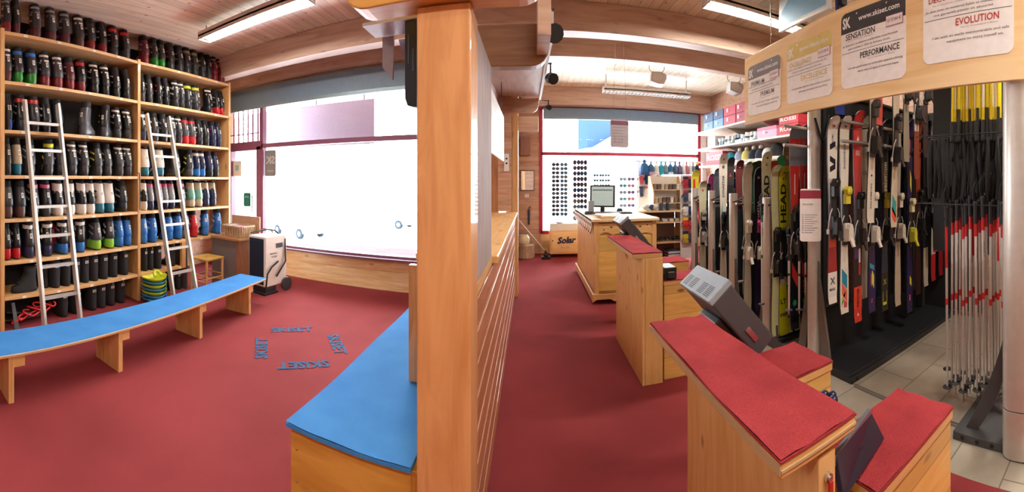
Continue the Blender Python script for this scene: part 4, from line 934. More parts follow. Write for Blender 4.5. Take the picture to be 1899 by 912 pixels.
for k, (x, y) in enumerate(((2.25, 6.42), (2.36, 6.44), (2.50, 6.42), (2.60, 6.45))):
    o = MB().cyl((0, 0, .035), (.05, -.02, .05), .03, .038).ball((-.03, 0, .045), .04, .035, .035).build('goggles', BLACKG, loc=(x, y, .41)); tag(o, 'black ski goggles, %s from the left on the back desk shelf' % ORD[k], 'goggles', 'goggles on the back desk shelf')
for k, (x, w_, c, n) in enumerate(((1.98, .24, 'e8e4dc', 'white carton'), (2.32, .09, 'b8bcc0', 'grey gadget'), (2.45, .08, 'cfc8b8', 'beige gadget'), (2.56, .08, 'b0a898', 'brown-grey gadget'))):
    o = MB().box(0, w_, 0, .12, 0, .10 if k == 0 else .05).build('small_box', M(c), loc=(x, 6.38, .761), bevel=.005); tag(o, n+' on the upper shelf of the back desk', 'box')
# ================================================================= SUNGLASSES
gm = {}
mb = MB()
for s in (-1, 1): mb.add([(s*.035+.030*math.cos(t), 0, .020*math.sin(t)) for t in [i*PI/5 for i in range(10)]]+[(s*.035+.030*math.cos(t), .006, .020*math.sin(t)) for t in [i*PI/5 for i in range(10)]], [tuple(range(10)), tuple(range(19, 9, -1))]+[(i, (i+1) % 10, (i+1) % 10+10, i+10) for i in range(10)])
gm['lens'] = mesh_of(mb, 'lenses', g)
mb = MB()
for s in (-1, 1):
    mb.tube([(s*.035+.033*math.cos(t), .003, .023*math.sin(t)) for t in [i*PI/5 for i in range(11)]], .0035, 5)
    mb.tube([(s*.069, .003, .010), (s*.074, .05, .012), (s*.070, .11, .002)], .003, 5)
mb.box(-.006, .006, -.001, .006, .004, .010); gm['frame'] = mesh_of(mb, 'frame', g)
def glasses(x, y, z, rz, cf, cl, lab, grp, k=1.0, kz=1.35):
    r = thing('sunglasses', lab, 'sunglasses', (x, y, z), rz, grp); r.scale = (k, k, k*kz)
    part('frame', gm['frame'], M(cf, .3), r); part('lenses', gm['lens'], M(cl, .12), r)
def stand(px, Y, ztop, zs, w, lab, zb=0):
    q = onY(px, Y); r = thing('display_stand', lab, 'stand', (q.x, Y, 0))
    for sx in (-1, 1): MB().box(sx*w/2-.003, sx*w/2+.003, .025, .031, zs[-1]-.06, zs[0]+.06).build('side_rod', M('f2f4f6', .4), r)
    for z in zs: MB().box(-w/2, w/2, .022, .026, z-.006, z-.003).build('row_rail', M('f2f4f6', .4), r)
    MB().cyl((0, .05, zb), (0, .05, zs[0]+.06), .007).build('pole', M('f2f4f6', .4), r); MB().lathe([(.10, 0), (.10, .008), (.03, .02), (.012, .03)], T=Matrix.Translation((0, .05, zb))).build('base', M('d8d8dc', .3, .5), r)
    MB().box(-w/2, w/2, -.01, .02, zs[0]+.05, zs[0]+.055).build('rail', M('e8e8ea'), r)
    return q
def fill(px, Y, y_top, y_bot, n, cols, w, lab, pal, k, grp, zb=0, kz=1.35):
    q0 = onY(px, Y); zt, zl = zof(y_top, q0), zof(y_bot, q0); zs = [zt-(zt-zl)*i/(n-1) for i in range(n)]
    q = stand(px, Y, zt, zs, w, lab, zb)
    sn = lab.split(' of ')[-1]
    for i, z in enumerate(zs):
        for j in range(cols):
            x = q.x-w/2+w*(j+.5)/cols
            c1, c2, nm = pal[(i*cols+j*3) % len(pal)]
            glasses(x, Y+.008, z, 0 if j == 0 else -.25*(1 if cols == 2 else 0), c1, c2, '%s sunglasses, %s row down, %s column, %s' % (nm, ORD[i], ORD[j], grp), 'sunglasses on the '+grp, k, kz)
G1 = [('20242c', '31404e', 'black'), ('3a4450', '566a7a', 'grey'), ('70485a', '4a5a66', 'plum-framed'), ('2a4a5e', '35688a', 'blue')]
fill(1038, 7.49, 305, 397, 13, 2, .33, 'white display stand of glasses nearest the mirror', G1, 1.08, 'leftmost stand', .668, 1.4)
G2 = [('1b1f2a', '3a3050', 'dark violet'), ('1b2a3a', '223f60', 'dark blue'), ('22222c', '3a3540', 'smoky')]
fill(1076, 7.49, 301, 404, 11, 2, .28, 'tall display stand of bigger glasses left of the monitor', G2, 1.02, 'second stand', .668, 1.9)
fill(1116, 7.3, 325, 372, 6, 3, .34, 'white display stand of glasses behind the monitor', G1, .74, 'stand behind the monitor')
G4 = [('5a6f8a', '90a8c0', 'pale blue'), ('a05a70', 'c08090', 'pink'), ('3f7f8a', '60a0b0', 'teal'), ('5a4a7a', '7a6aa0', 'purple')]
fill(1163, 7.0, 332, 381, 5, 2, .32, 'white display stand of coloured glasses right of the monitor', G4, 1.0, 'stand right of the monitor')
# ================================================================= HATS, GLOVES AND WOODEN STAND NEAR THE FAR WINDOW
mb = MB(); mb.lathe([(.085, 0), (.092, .02), (.092, .045), (.088, .047), (.088, .12), (.07, .17), (.035, .20), (.01, .205)], 18); hat_body = mesh_of(mb, 'knitted_cap', g)
mb = MB(); mb.lathe([(.088, -.002), (.096, .0), (.096, .045), (.090, .05)], 18); hat_cuff = mesh_of(mb, 'cuff', g)
mb = MB(); mb.ball((0, 0, .225), .035, n=10, m=6); hat_pom = mesh_of(mb, 'pompom', g)
def hat(x, y, z, c1, c2, lab, grp, pom=True, k=1.0, rx=0.0, kx=None):
    r = thing('beanie', lab, 'hat', (x, y, z), 0, grp); r.scale = (kx or k, k, k); r.rotation_euler.x = rx
    part('knitted_cap', hat_body, M(c1, .9), r); part('cuff', hat_cuff, M(c2, .9), r)
    if pom: part('pompom', hat_pom, M(c2, .95), r)
r = thing('hat_rail', 'white wall rail with hooks carrying a row of beanies before the far window', 'rail', (1.98, 6.95, 1.86))
MB().box(0, 1.45, 0, .03, 0, .03).build('bar', M('e6e6e8'), r); 
for x in (.05, 1.4): MB().box(x, x+.03, 0, .03, -1.86, 0).build('post', M('eceef0'), r)
hl = [(1195, '3a6ea8', '3a6ea8', 'large blue'), (1207, '3f6f9f', 'c9b0b8', 'blue and pink'), (1217, 'f0f0f2', 'f0f0f2', 'white'), (1226, '2fb0c8', '2fb0c8', 'turquoise'), (1234, 'a0a8b8', '5f86b0', 'grey and blue'), (1243, '3878a8', 'cfe0ea', 'blue with pale cuff'), (1252, '5a6c86', '4a5870', 'slate blue'), (1260, '7a6f96', '5f5480', 'purple'), (1267, 'f2f2f2', 'e8e8ec', 'second white'), (1273, 'c08088', 'b07078', 'dusty pink'), (1279, 'e6e8ea', 'd8dade', 'pale grey'), (1285, '78868e', '66747c', 'mid grey'), (1292, '2a3348', 'c8bc50', 'navy and yellow')]
for i, (px, c1, c2, nm) in enumerate(hl):
    q = onY(px, 6.84); hat(q.x, 6.84, 1.62, c1, c2, '%s beanie, %s from the left on the rail before the window' % (nm, ORD[i]), 'beanies on the rail', True, .98 if i else 1.1, 0, [.95, .7, .6, .6, .55, .6, .55, .5, .45, .40, .38, .40, .48][i])
# gloves
mb = MB(); mb.loft([[(x*.9, y*.6, z) for x, y in rrect(.07, .05, .02, 3)] for z in (0, .02)]+[[(x, y, z) for x, y in rrect(.095, .05, .02, 3)] for z in (.05, .10)]+[[(x*1.0, y, z) for x, y in rrect(.085, .045, .02, 3)] for z in (.13,)])
for k in range(4): mb.tube([(-.033+k*.022, 0, .125), (-.036+k*.024, -.006, .165+.008*(1.5-abs(k-1.5))), (-.036+k*.024, -.012, .185+.01*(1.5-abs(k-1.5)))], [.012, .012, .008], 6)
mb.tube([(.045, 0, .06), (.068, -.004, .09), (.076, -.008, .115)], [.013, .012, .009], 6); glove_m = mesh_of(mb, 'glove_body', g)
mb = MB().loft([[(x, y, z) for x, y in rrect(.10, .058, .02, 3)] for z in (-.012, .03)]); glove_c = mesh_of(mb, 'cuff', g)
def glove(x, y, z, c1, c2, lab, grp, rz=0, ry=PI, k=1.0):
    r = thing('ski_glove', lab, 'glove', (x, y, z), 0, grp); r.rotation_euler = (0, ry, rz); r.scale = (k, k, k)
    part('glove_body', glove_m, M(c1, .8), r); part('cuff', glove_c, M(c2, .8), r)
r = thing('glove_rack', 'white wire rack hung with gloves before the far window', 'rack', (2.02, 7.02, .965))
MB().box(0, .50, 0, .02, .0, .72).build('panel', M('eef0f2'), r)
gl = [('d0607a', 'e8a0b0', 'pink'), ('2a3450', '3a4a70', 'navy'), ('c85a78', 'f0c0cc', 'rose'), ('27304a', 'd8a0b0', 'dark blue pink-cuffed'), ('3a4668', '202a44', 'slate'), ('e8e8ee', 'd05a70', 'white and red'), ('2c3654', '4c5c80', 'deep blue'), ('303a58', '8a93ac', 'blue-grey')]
for i, (a_, b_, nm) in enumerate(gl):
    glove(2.09+(i % 4)*.125, 6.97, 1.62-(i//4)*.24, a_, b_, '%s glove in the %s row of the wire rack' % (nm, ('upper', 'lower')[i//4]), 'gloves on the wire rack')
r = thing('product_stand', 'pine stand with sloping sides and two shelves of small items on the back desk', 'stand', (2.45, 6.40, .966))
MB().prism([(0, 0), (.32, 0), (.32, .62), (.20, .62), (.0, .30)], .27, .29, 'YZ').build('side_panel', wood('stand_s', 'e6c08c', 'd4a870', 'Z'), r)
MB().prism([(0, 0), (.32, 0), (.32, .62), (.20, .62), (.0, .30)], -.30, -.28, 'YZ').build('side_panel', wood('stand_s2', 'e6c08c', 'd4a870', 'Z'), r)
for z, y0 in ((.12, .02), (.36, .10)): MB().box(-.279, .269, y0, .31, z, z+.012).build('shelf_board', wood('stand_b%d' % int(z*100), 'e8cda0', 'd8b888', 'X'), r)
MB().box(-.27, .27, .30, .312, .0, .62).build('back_panel', M('e8ddc8'), r)
for lv in range(2):
    for k in range(7):
        c = ('c8b8a0', '8c7a6a', '5a4a44', 'b09a84', '7a5a5a', 'd8ccbc', '6a5248')[(k*3+lv) % 7]
        o = MB().box(-.03, .03, -.05, .05, 0, .10).cyl((-.03, -.05, .09), (.03, -.05, .09), .012).build('boxed_sock', M(c, .8), loc=(2.225+k*.076, 6.50+lv*.08, .966+.133+lv*.24), bevel=.008)
        tag(o, 'rolled sock pack, %s from the left on the %s shelf of the pine stand' % (ORD[k], ('lower', 'upper')[lv]), 'socks', 'sock packs on the pine stand')
for k, (x, c, h, nm) in enumerate(((2.02, 'd8dce4', .10, 'heap of white-grey'), (2.10, '50607a', .09, 'blue-grey'), (2.19, 'e4e0dc', .13, 'white ruffled'))):
    mb = MB()
    for j in range(5): mb.ball((.03*math.cos(j*1.3), .03*math.sin(j*1.3), .03+.012*j), .045, .04, .035*h/.1, 10, 6)
    o = mb.build('scarf', M(c, .9), loc=(x, 6.42, .968)); tag(o, nm+' folded scarf on the back desk', 'scarf', 'folded scarves on the back desk')
for k, x in enumerate((2.30, 2.42)):
    o = MB().cyl((0, 0, 0), (0, 0, .11), .035).cyl((0, 0, .11), (0, 0, .135), .03).build('tin', M('30415a', .3) if k else M('3b4f6c', .3), loc=(x-.02, 6.345, .966)); tag(o, ('left', 'right')[k]+' small dark blue tin in front of the pine stand', 'tin')
# colourful hanging gloves beside the first rack post
r = thing('glove_board', 'tall board densely hung with colourful gloves beside the first ski rack', 'board', (2.52, 6.02, 0), -.2)
MB().box(0, .30, .03, .05, .15, 1.6).build('panel', M('e9e6e4'), r)
for x in (.02, .24): MB().box(x, x+.04, -.02, .12, 0, .149).build('foot', M('d0ccc8'), r)
cc = [('b83040', '28304a', 'red'), ('2a3c70', 'c0c4d0', 'blue'), ('e8e6ea', '303850', 'white'), ('303448', 'c83850', 'black and red'), ('4a88c0', 'e0e4ea', 'sky blue'), ('c03048', 'e8e8ea', 'crimson'), ('d8c040', '2a2a30', 'yellow'), ('cf3a30', 'f0d040', 'orange-red'), ('ececec', '44505c', 'pale'), ('44506a', 'b03048', 'slate and red')]
for i in range(15):
    a_, b_, nm = cc[(i*3) % 10]; glove(2.585+(i % 3)*.085, 5.955-.017*(i % 3), 1.56-(i//3)*.235, a_, b_, '%s glove, %s row down, %s in the row on the glove board' % (nm, ORD[i//3], ORD[i % 3]), 'gloves on the tall board', k=.98, rz=-.2)
# ================================================================= CART, STUMP, MIRROR ON THE FAR WALL
q = onY(1020, 7.35); x0 = q.x; r = thing('display_cart', 'pale wooden display cart on castors with a dark blue script word', 'cart', (x0, 7.35, 0)); Wc = .66
MB().box(0, Wc, 0, .32, .07, .53).build('body', wood('cart_wood', 'e6c48e', 'd6ae74', 'X', knots=.1), r, bevel=.003)
MB().box(.03, Wc-.09, -.008, 0, .11, .49).build('door_panel', wood('cart_door', 'eacb98', 'dab67e', 'X', knots=.1), r, bevel=.003)
mb = MB().text('Solar', TR(.33, -.010, .34, 0, PI/2) @ Matrix.Rotation(.05, 4, 'Z') @ Matrix(((1, .25, 0, 0), (0, 1, 0, 0), (0, 0, 1, 0), (0, 0, 0, 1))), .12, M('1c2450'), .05, w=.36).text('ALLEX', TR(.30, -.010, .20, 0, PI/2), .03, M('a8885c'), .0, w=.18); mb.build('lettering', None, r)
MB().ball((.05, -.010, .33), .014, .006, .014).build('knob', BLACK, r)
MB().box(0, Wc, 0, .01, .53, .66).box(0, .01, 0, .32, .53, .66).box(Wc-.01, Wc, 0, .32, .53, .66).build('glass_rim', M('e9ebe6', .2), r); MB().box(0, Wc, 0, .32, .661, .667).build('glass_lid', GLASS, r)
for x in (.05, Wc-.06):
    for y in (.04, .28): MB().cyl((x-.012, y, .03), (x+.012, y, .03), .03, n=14).box(x-.008, x+.008, y-.015, y+.015, .03, .07).build('castor', BLACK, r)
for k, (x, c, nm) in enumerate(((.10, '8a8f94', 'grey'), (.27, 'c84850', 'red'), (.47, '4c5a64', 'dark grey'), (.57, '8fbf60', 'green'))):
    o = MB().tube([(-.04, 0, .0), (-.03, -.01, .035), (0, 0, .02), (.03, .01, .035), (.04, 0, 0)], .010, 6).build('glasses_case', M(c, .4), loc=(x0+x, 7.45, .542)); tag(o, nm+' small item in the glazed top of the wooden cart', 'accessory')
q = onY(976, 7.45); r = thing('log_stump', 'pale sawn log stump standing on the carpet by the far wall', 'log', (q.x-.02, 7.45, 0))
rg = lambda rr_, z: [(rr_*(1+.05*math.sin(3*t)+.03*math.sin(7*t))*math.cos(t), rr_*(1+.05*math.sin(3*t)+.03*math.sin(7*t))*math.sin(t), z) for t in [2*PI*k/24 for k in range(24)]]
MB().loft([rg(.19, 0), rg(.18, .05), rg(.17, .15), rg(.172, .24)]).build('bark', wood('bark', 'b79c84', '8f7460', 'Z', knots=.3), r); MB().loft([rg(.165, .2405), rg(.16, .243)]).build('cut_face', M('d8c0a0'), r)
r = thing('stoneware_pot', 'round cream pot standing on the log stump', 'pot', (q.x-.05, 7.43, .2435)); MB().lathe([(.07, 0), (.105, .03), (.12, .09), (.11, .15), (.085, .18), (.09, .195), (.08, .195)], 24).build('pot_body', M('d8cdb0', .3), r); MB().tube([(-.11, -.02, .14), (-.14, -.03, .11), (-.115, -.02, .07)], .010, 7).build('handle', M('c8bc9c'), r)
r = thing('broom', 'long pale-handled broom leaning down across the far wall', 'broom', (0, 0, 0)); a_ = Vector((-.235, 7.30, .73)); b_ = Vector((.29, 7.25, .12))
MB().cyl(a_, b_, .013).build('handle', M('c7b6a8', .4), r); MB().cyl(b_-Vector((.03, 0, -.035)), b_+Vector((.01, 0, -.012)), .02).box(.20, .36, 7.17, 7.33, .0, .05).ball((.285, 7.25, .07), .05, .05, .05).build('head', M('2a2c34', .4), r)
r = thing('umbrella', 'rolled dark blue umbrella hanging on the far board wall', 'umbrella', (onY(981, 7.72).x, 7.74, .60)); MB().cyl((0, 0, 0), (0, 0, .30), .018, .026).build('canopy', M('34405c', .7), r); MB().tube([(0, 0, .30), (0, 0, .35), (.02, 0, .37), (.04, 0, .35)], .008, 6).build('handle', BLACK, r); MB().box(-.01, .01, .02, .055, .26, .28).build('hook', CHROME, r)
r = thing('mirror', 'small framed mirror with dark frame on the far board wall', 'mirror', (onY(978, 7.79).x, 7.79, 1.5)); MB().box(-.145, .145, -.02, 0, -.205, .215).build('frame', M('5a3a34', .4), r, bevel=.004); MB().box(-.13, .13, -.0225, -.0205, -.19, .20).build('mirror_glass', M('dfe6ea', .03, 1.0), r)
for sx in (-.125, .125):
    for sz in (-.18, .195): MB().ball((sx, -.023, sz), .008, .004, .008).build('corner_clip', CHROME, r)
tag(MB().box(-.045, .045, -.012, 0, -.035, .035).box(-.02, .02, -.016, -.012, -.02, .02).build('light_switch', WHITE, loc=(onY(977, 7.79).x, 7.79, 1.19)), 'white light switch below the small mirror', 'switch')
tag(MB().box(0, .19, -.10, 0, 0, .38).build('wall_box', wood('wbox', '9c6c5c', '845648', 'Z', knots=0), loc=(onY(966, 7.79).x, 7.79, 2.02)), 'brown box fixed high on the far board wall above the mirror', 'box')
# hanging card before the far window
r = thing('hanging_card', 'grey notice card with dark red top hanging on chains from the ceiling', 'sign', (1.04, 4.36, 2.06), .10)
mb = MB().prism(rrect(.225, .33, .025), -.003, .003, 'XZ', M('a89ca2', .5)); mb.box(-.1125, .1125, -.0045, -.003, .10, .150, M('6e3a50'))
for k in range(6): mb.box(-.09, .08-.02*(k % 3), -.0045, -.0032, .07-k*.035, .074-k*.035, M('80747c'))
for k in range(4): mb.box(-.06+k*.045, -.058+k*.045, -.0045, -.0032, -.12, -.02, M('8a7e86'))
mb.build('card', None, r)
for s in (-.085, .085):
    mb = MB(); n = 38
    for k in range(n): 
        z = .16+(CZ-2.06-.16)*k/n; mb.tube([(s+(.07 if s < 0 else -.07)*k/n*.6, 0, z), (s+(.07 if s < 0 else -.07)*(k+.8)/n*.6, 0, z+(CZ-2.06-.16)*.8/n)], .0025, 5)
    mb.build('chain', M('8a8a8e', .3, .7), r)
# box-shaped speakers on the ceiling
for (px, rr, z, lab) in ((1218, 6.0, 3.11, 'pale grey box speaker hanging from the ceiling beam near the far lamp'), (1361, 6.6, 3.11, 'pale grey box speaker near the right wall shelves')):
    q = at(px, rr); r = thing('speaker', lab, 'speaker', (q.x, q.y, z), -.2)
    MB().prism([(-.11, -.06), (.02, -.10), (.10, -.10), (.14, -.02), (.14, .05), (.06, .09), (-.10, .09)], -.12, .12, 'XZ').build('casing', M('bdb4ae', .5), r, bevel=.008)
    for s in (-1, 1): MB().tube([(s*.06, 0, .08), (s*.12, 0, .16), (s*.12, 0, .22), (s*.07, 0, .285)], .007, 6).build('bracket', M('9a9088'), r)
# ================================================================= SHELVES ON THE RIGHT WALL
SX = 3.32
for k, z in enumerate((2.49, 2.15, 1.80)):
    r = thing('wall_shelf', '%s white wall shelf in the corner by the far window' % ('topmost', 'middle', 'lowest')[k], 'shelf', (0, 0, 0))
    MB().box(SX, XR-.001, 3.9 if k < 2 else 4.6, 7.28, z-.03, z).build('shelf_board', M('e7d9cf', .5), r, bevel=.003)
    for y in (4.90, 5.95): MB().prism([(SX+.06, z-.031), (XR-.001, z-.031), (XR-.001, z-.22)], y, y+.02, 'XZ').build('bracket', M('e2d4c8'), r)
def carton(y0, y1, z, h, c, lab, txt=None, grp=None, cat='box', lid=None, x=SX+.02):
    r = thing('shoe_box', lab, cat, (x, y0, z+.001), 0, grp)
    MB().box(0, .34, 0, y1-y0-.006, 0, h-.002).build('carton', M(c, .6), r, bevel=.002)
    MB().box(-.003, .35, -.001, y1-y0-.005, h*.72, h).build('lid', M(lid or c, .55), r) if lid else None
    Ty = Matrix(((0, 0, -1, -.004), (-1, 0, 0, 0), (0, 1, 0, 0), (0, 0, 0, 1)))
    mid = (y1-y0)/2
    MB().box(-.002, -.0005, mid-.025, mid+.02, h*.42, h*.55).build('finger_hole', M('20202a'), r)
    MB().box(-.002, -.0005, mid+.055, mid+.10, h*.4, h*.8).build('paper_label', WHITE, r) if not txt else None
    if txt:
        MB().text(txt, Matrix.Translation((0, mid, h*.55)) @ Ty, h*.42, M('f0d8d8'), .03, w=(y1-y0)*.8).build('lettering', None, r)
def yx(px): return (SX+.02)/math.tan(az(px))
for lv in range(2):
    for (a_, b_, c, nm, zz) in ((1322, 1305, '3f587c' if lv else '5a7fa0', 'blue', 0), (1341, 1323, '3a5478' if lv else '5a88b8', 'blue', 0), (1364, 1342, 'b8384c', 'red', 0), (1382, 1365, 'a83448', 'red', 0)):
        pos = {1322: 'leftmost', 1341: 'second', 1364: 'third', 1382: 'rightmost visible'}[a_]
        carton(yx(a_), yx(b_), 2.49+lv*.165, .16, c, '%s %s shoe box on the topmost wall shelf, %s stack' % (('lower', 'upper')[lv], nm, pos), grp='shoe boxes on the topmost shelf')
for lv in range(2): carton(yx(1326), yx(1312), 2.15+lv*.105, .10, 'eee6ea', '%s small white box at the window end of the middle wall shelf' % ('lower', 'upper')[lv])
carton(yx(1440), yx(1404), 2.15, .165, 'e8a8c4', 'pink shoe box with darker pink lid on the middle wall shelf', lid='e06c90')
carton(yx(1480), yx(1443), 2.15, .15, 'b82c38', 'lower red box with pale letters on the middle wall shelf', 'ROSSI')
carton(yx(1480), yx(1444), 2.302, .12, 'c03440', 'upper red box with pale letters on the middle wall shelf', 'ROSSI')
carton(yx(1340), yx(1309), 1.80, .25, 'b82c44', 'large red box with white letters on the lowest wall shelf', 'ROSSI')
# wrapped garments heap: each packet
for k in range(22):
    y = yx(1402)+.06+(yx(1328)-yx(1402)-.12)*((k % 11)/10.5); z = 2.152+(k//11)*.075
    mb = MB(); mb.loft([[(px_*(1+.1*math.sin(k+j)), py_, zz) for j, (px_, py_) in enumerate(rrect(.26, .15, .05, 3))] for zz in (0, .03, .06)]); 
    o = mb.build('wrapped_garment', M(('a8c4cc', 'e6eaec', '7f9aa8', '5c7488', 'c8d6da', 'f0f0f0')[(k*5) % 6], .2), loc=(SX+.16, y, z), bevel=.01); o.rotation_euler = (.08*math.sin(k), .1*math.cos(k*2), .3*math.sin(k*1.7))
    tag(o, 'plastic-wrapped folded garment, %s from the window in the %s layer of the heap' % (ORD[10-k % 11], ('lower', 'upper')[k//11]), 'garment', 'plastic-wrapped garments on the middle wall shelf')
hb = [(1356, '2fa8b8', 'turquoise', 0), (1372, '9aa8c8', 'blue-patterned', 1), (1385, 'd8d080', 'pale yellow', 1), (1398, '2a2c44', 'navy and white', 1), (1411, '26283a', 'black and white', 1), (1424, 'd8dade', 'grey-white', 0), (1442, '202026', 'large black', 0)]
for i, (px, c, nm, pom) in enumerate(hb):
    y = (SX+.14)/math.tan(az(px)); hat(SX+.14, y, 1.803, c, ('f0ece6' if i in (2, 3, 4, 5, 6, 1) else c), '%s beanie standing on the lowest wall shelf' % nm, 'beanies on the lowest wall shelf', pom, 1.05 if i < 6 else 1.3)
# ================================================================= SIGN BOARD OVER THE RACKS
BX = 1.88
r = thing('sign_board', 'long varnished pine board hanging above the ski racks with price cards', 'sign board', (0, 0, 0))
MB().prism([(-.9, 2.03), (2.96, 2.015), (2.96, 2.625), (1.2, 2.70), (-.9, 2.76)], BX, BX+.028, 'YZ').build('board', SIGNW, r, bevel=.003)
for y in (2.57, .2):
    mb = MB()
    for k in range(20): z = 2.66+k*(CZ-2.66)/20; mb.tube([(BX+.014, y+(.004 if k % 2 else 0), z), (BX+.014, y+(0 if k % 2 else .004), z+.034)], .004, 5)
    mb.build('chain', M('8a7a6c', .3, .7), r)
def TY(y, z, d=0): return Matrix(((0, 0, -1, BX-.004-d), (-1, 0, 0, y), (0, 1, 0, z), (0, 0, 0, 1)))
def sign_card(yc, z0, z1, w, band, tcol, t1, t2, small, price, lab, url=True):
    r = thing('price_card', lab, 'sign', (0, 0, 0))
    h = z1-z0; zc = (z0+z1)/2
    def PM(poly, d0, d1, mat): return [(BX-d0, yc-a, zc+b) for a, b in poly]
    mb = MB(); P = rrect(w, h, .045, 6)
    n = len(P); mb.add([(BX-.0005, yc-a, zc+b) for a, b in P]+[(BX-.004, yc-a, zc+b) for a, b in P], [tuple(range(n)), tuple(reversed(range(n, 2*n)))]+[(k, k+n, (k+1) % n+n, (k+1) % n) for k in range(n)])
    mb.build('card', M('fbfaf8', .4), r)
    top = [(a, b) for a, b in P if b > h/2-.05]; zb = h/2-.125*h/.46-.0
    Q = [(w/2, zb)]+[p_ for p_ in top if p_[0] > 0]+[p_ for p_ in top if p_[0] <= 0]+[(-w/2, zb)]
    mb = MB(); mb.add([(BX-.0048, yc-a, zc+b) for a, b in Q], [tuple(reversed(range(len(Q))))]); mb.build('header_band', M(band, .4), r)
    mb = MB(); 
    wb = M('f6f4f0')
    mb.text('SK', TY(yc+w/2-.05, z1-.068, .002), .075, wb, .04, w=.07)
    if url: mb.text('www.skiset.com', TY(yc-.055, z1-.062, .002), .034, wb, .02, w=w*.62)
    tm = M(tcol)
    mb.text(t1, TY(yc+w*.18, z1-.165, .002), .040, tm, .012, w=min(w*.5, .024*len(t1)+.03)); mb.text(t2, TY(yc-w*.12, zc-.055, .002), .040, tm, .012, w=min(w*.6, .028*len(t2)))
    dk = M('3a3a3e')
    mb.box(BX-.0055, BX-.0048, yc-w/2+.01, yc+w/2-.01, zc-.020, zc-.0175, dk)
    for k, s in enumerate(small[:2]): mb.text(s, TY(yc+.02, zc+.030-k*.026, .002), .013, dk, 0, w=w*.86 if k == 0 else w*.66)
    for k, s in enumerate(small[2:]): mb.text(s, TY(yc-.02-(.03 if k else 0), zc-.125-k*.030, .002), .014, dk, 0, w=w*.84 if k == 0 else w*.62)
    mb.text('Skis ou Snowboard + Chaussures', TY(yc+w*.18, zc+.060, .002), .006, dk, 0, w=w*.4); mb.text('Skis or Snowboard + Boots', TY(yc-w*.14, zc-.088, .002), .006, dk, 0, w=w*.4)
    mb.build('lettering', None, r)
    if price:
        mb = MB().box(BX-.010, BX-.0056, yc-w/2+.02, yc-w/2+.14, z1-.175, z1-.115, WHITE).text(price, TY(yc-w/2+.08, z1-.145, .0075), .026, M('a83a50'), .01, w=.10).box(BX-.0095, BX-.0056, yc-w/2+.018, yc-w/2+.142, z1-.177, z1-.113, M('a83a50')); mb.build('price_label', None, r)
    for s in (1, -1): MB().ball((BX-.006, yc+s*.12, z1-.025), .003, .007, .007).build('screw', CHROME, r)
sign_card(2.655, 2.085, 2.53, .48, '8c8c90', '8c8c90', 'PREMIUM', 'PREMIUM', ['Je skie avec un matériel haut de gamme pour', 'une glisse exceptionnelle.', 'I ski with the top of range equipment', 'for exceptional skiing and snowboarding.'], '1J/ 42,80 €', 'grey-topped price card reading PREMIUM at the far end of the pine board')
sign_card(2.08, 2.10, 2.56, .50, 'e3cf7e', 'dcc680', 'EXCELLENCE', 'EXCELLENCE', ['Je skie sur les meilleures nouveautés de l\'année pour des', 'performances et sensations intenses, quel que soit le terrain.', 'I ski with the latest high-end products providing me sensational', 'performance and sensations, both on and off-piste.'], '1J/ 31,50 €', 'yellow-topped price card reading EXCELLENCE on the pine board')
sign_card(1.485, 2.115, 2.62, .52, '3a3a3c', '2c2c2e', 'SENSATION', 'PERFORMANCE', ['Je skie avec un matériel confortable et performant', 'pour profiter à 100% du domaine skiable.', 'I ski with a performant yet comfortable equipment allowing', 'me to enjoy all types of snow and slopes.'], '1J/ 27,80 €', 'black-topped price card reading SENSATION and PERFORMANCE on the pine board')
sign_card(.835, 2.165, 2.69, .54, 'b02838', 'c0392f', 'DÉCOUVERTE', 'EVOLUTION', ['Je skie avec un matériel fiable et maniable qui', 'me garantit plaisir et sécurité', 'I ski with an easily maneuverable and safe', 'equipment to enjoy myself on.'], None, 'red-lettered price card reading DÉCOUVERTE and EVOLUTION, nearest on the pine board', url=False)
# picture hanging high behind the board
r = thing('hanging_picture', 'blue and white snow picture panel hanging high above the ski racks', 'picture', (2.22, 0, 0))
MB().box(0, .03, 2.20, 2.88, 2.93, 3.399).build('panel', M('dcdde0', .4), r)
mb = MB(); mb.box(-.002, -.0005, 2.24, 2.84, 2.96, 3.30, M('bcd4e2')); mb.add([(-.003, 2.84, 3.1), (-.003, 2.7, 3.22), (-.003, 2.55, 3.12), (-.003, 2.4, 3.25), (-.003, 2.24, 3.1), (-.003, 2.24, 2.97), (-.003, 2.84, 2.97)], [(0, 6, 5, 4, 3, 2, 1)], M('6f9dbb')); mb.build('picture', None, r)
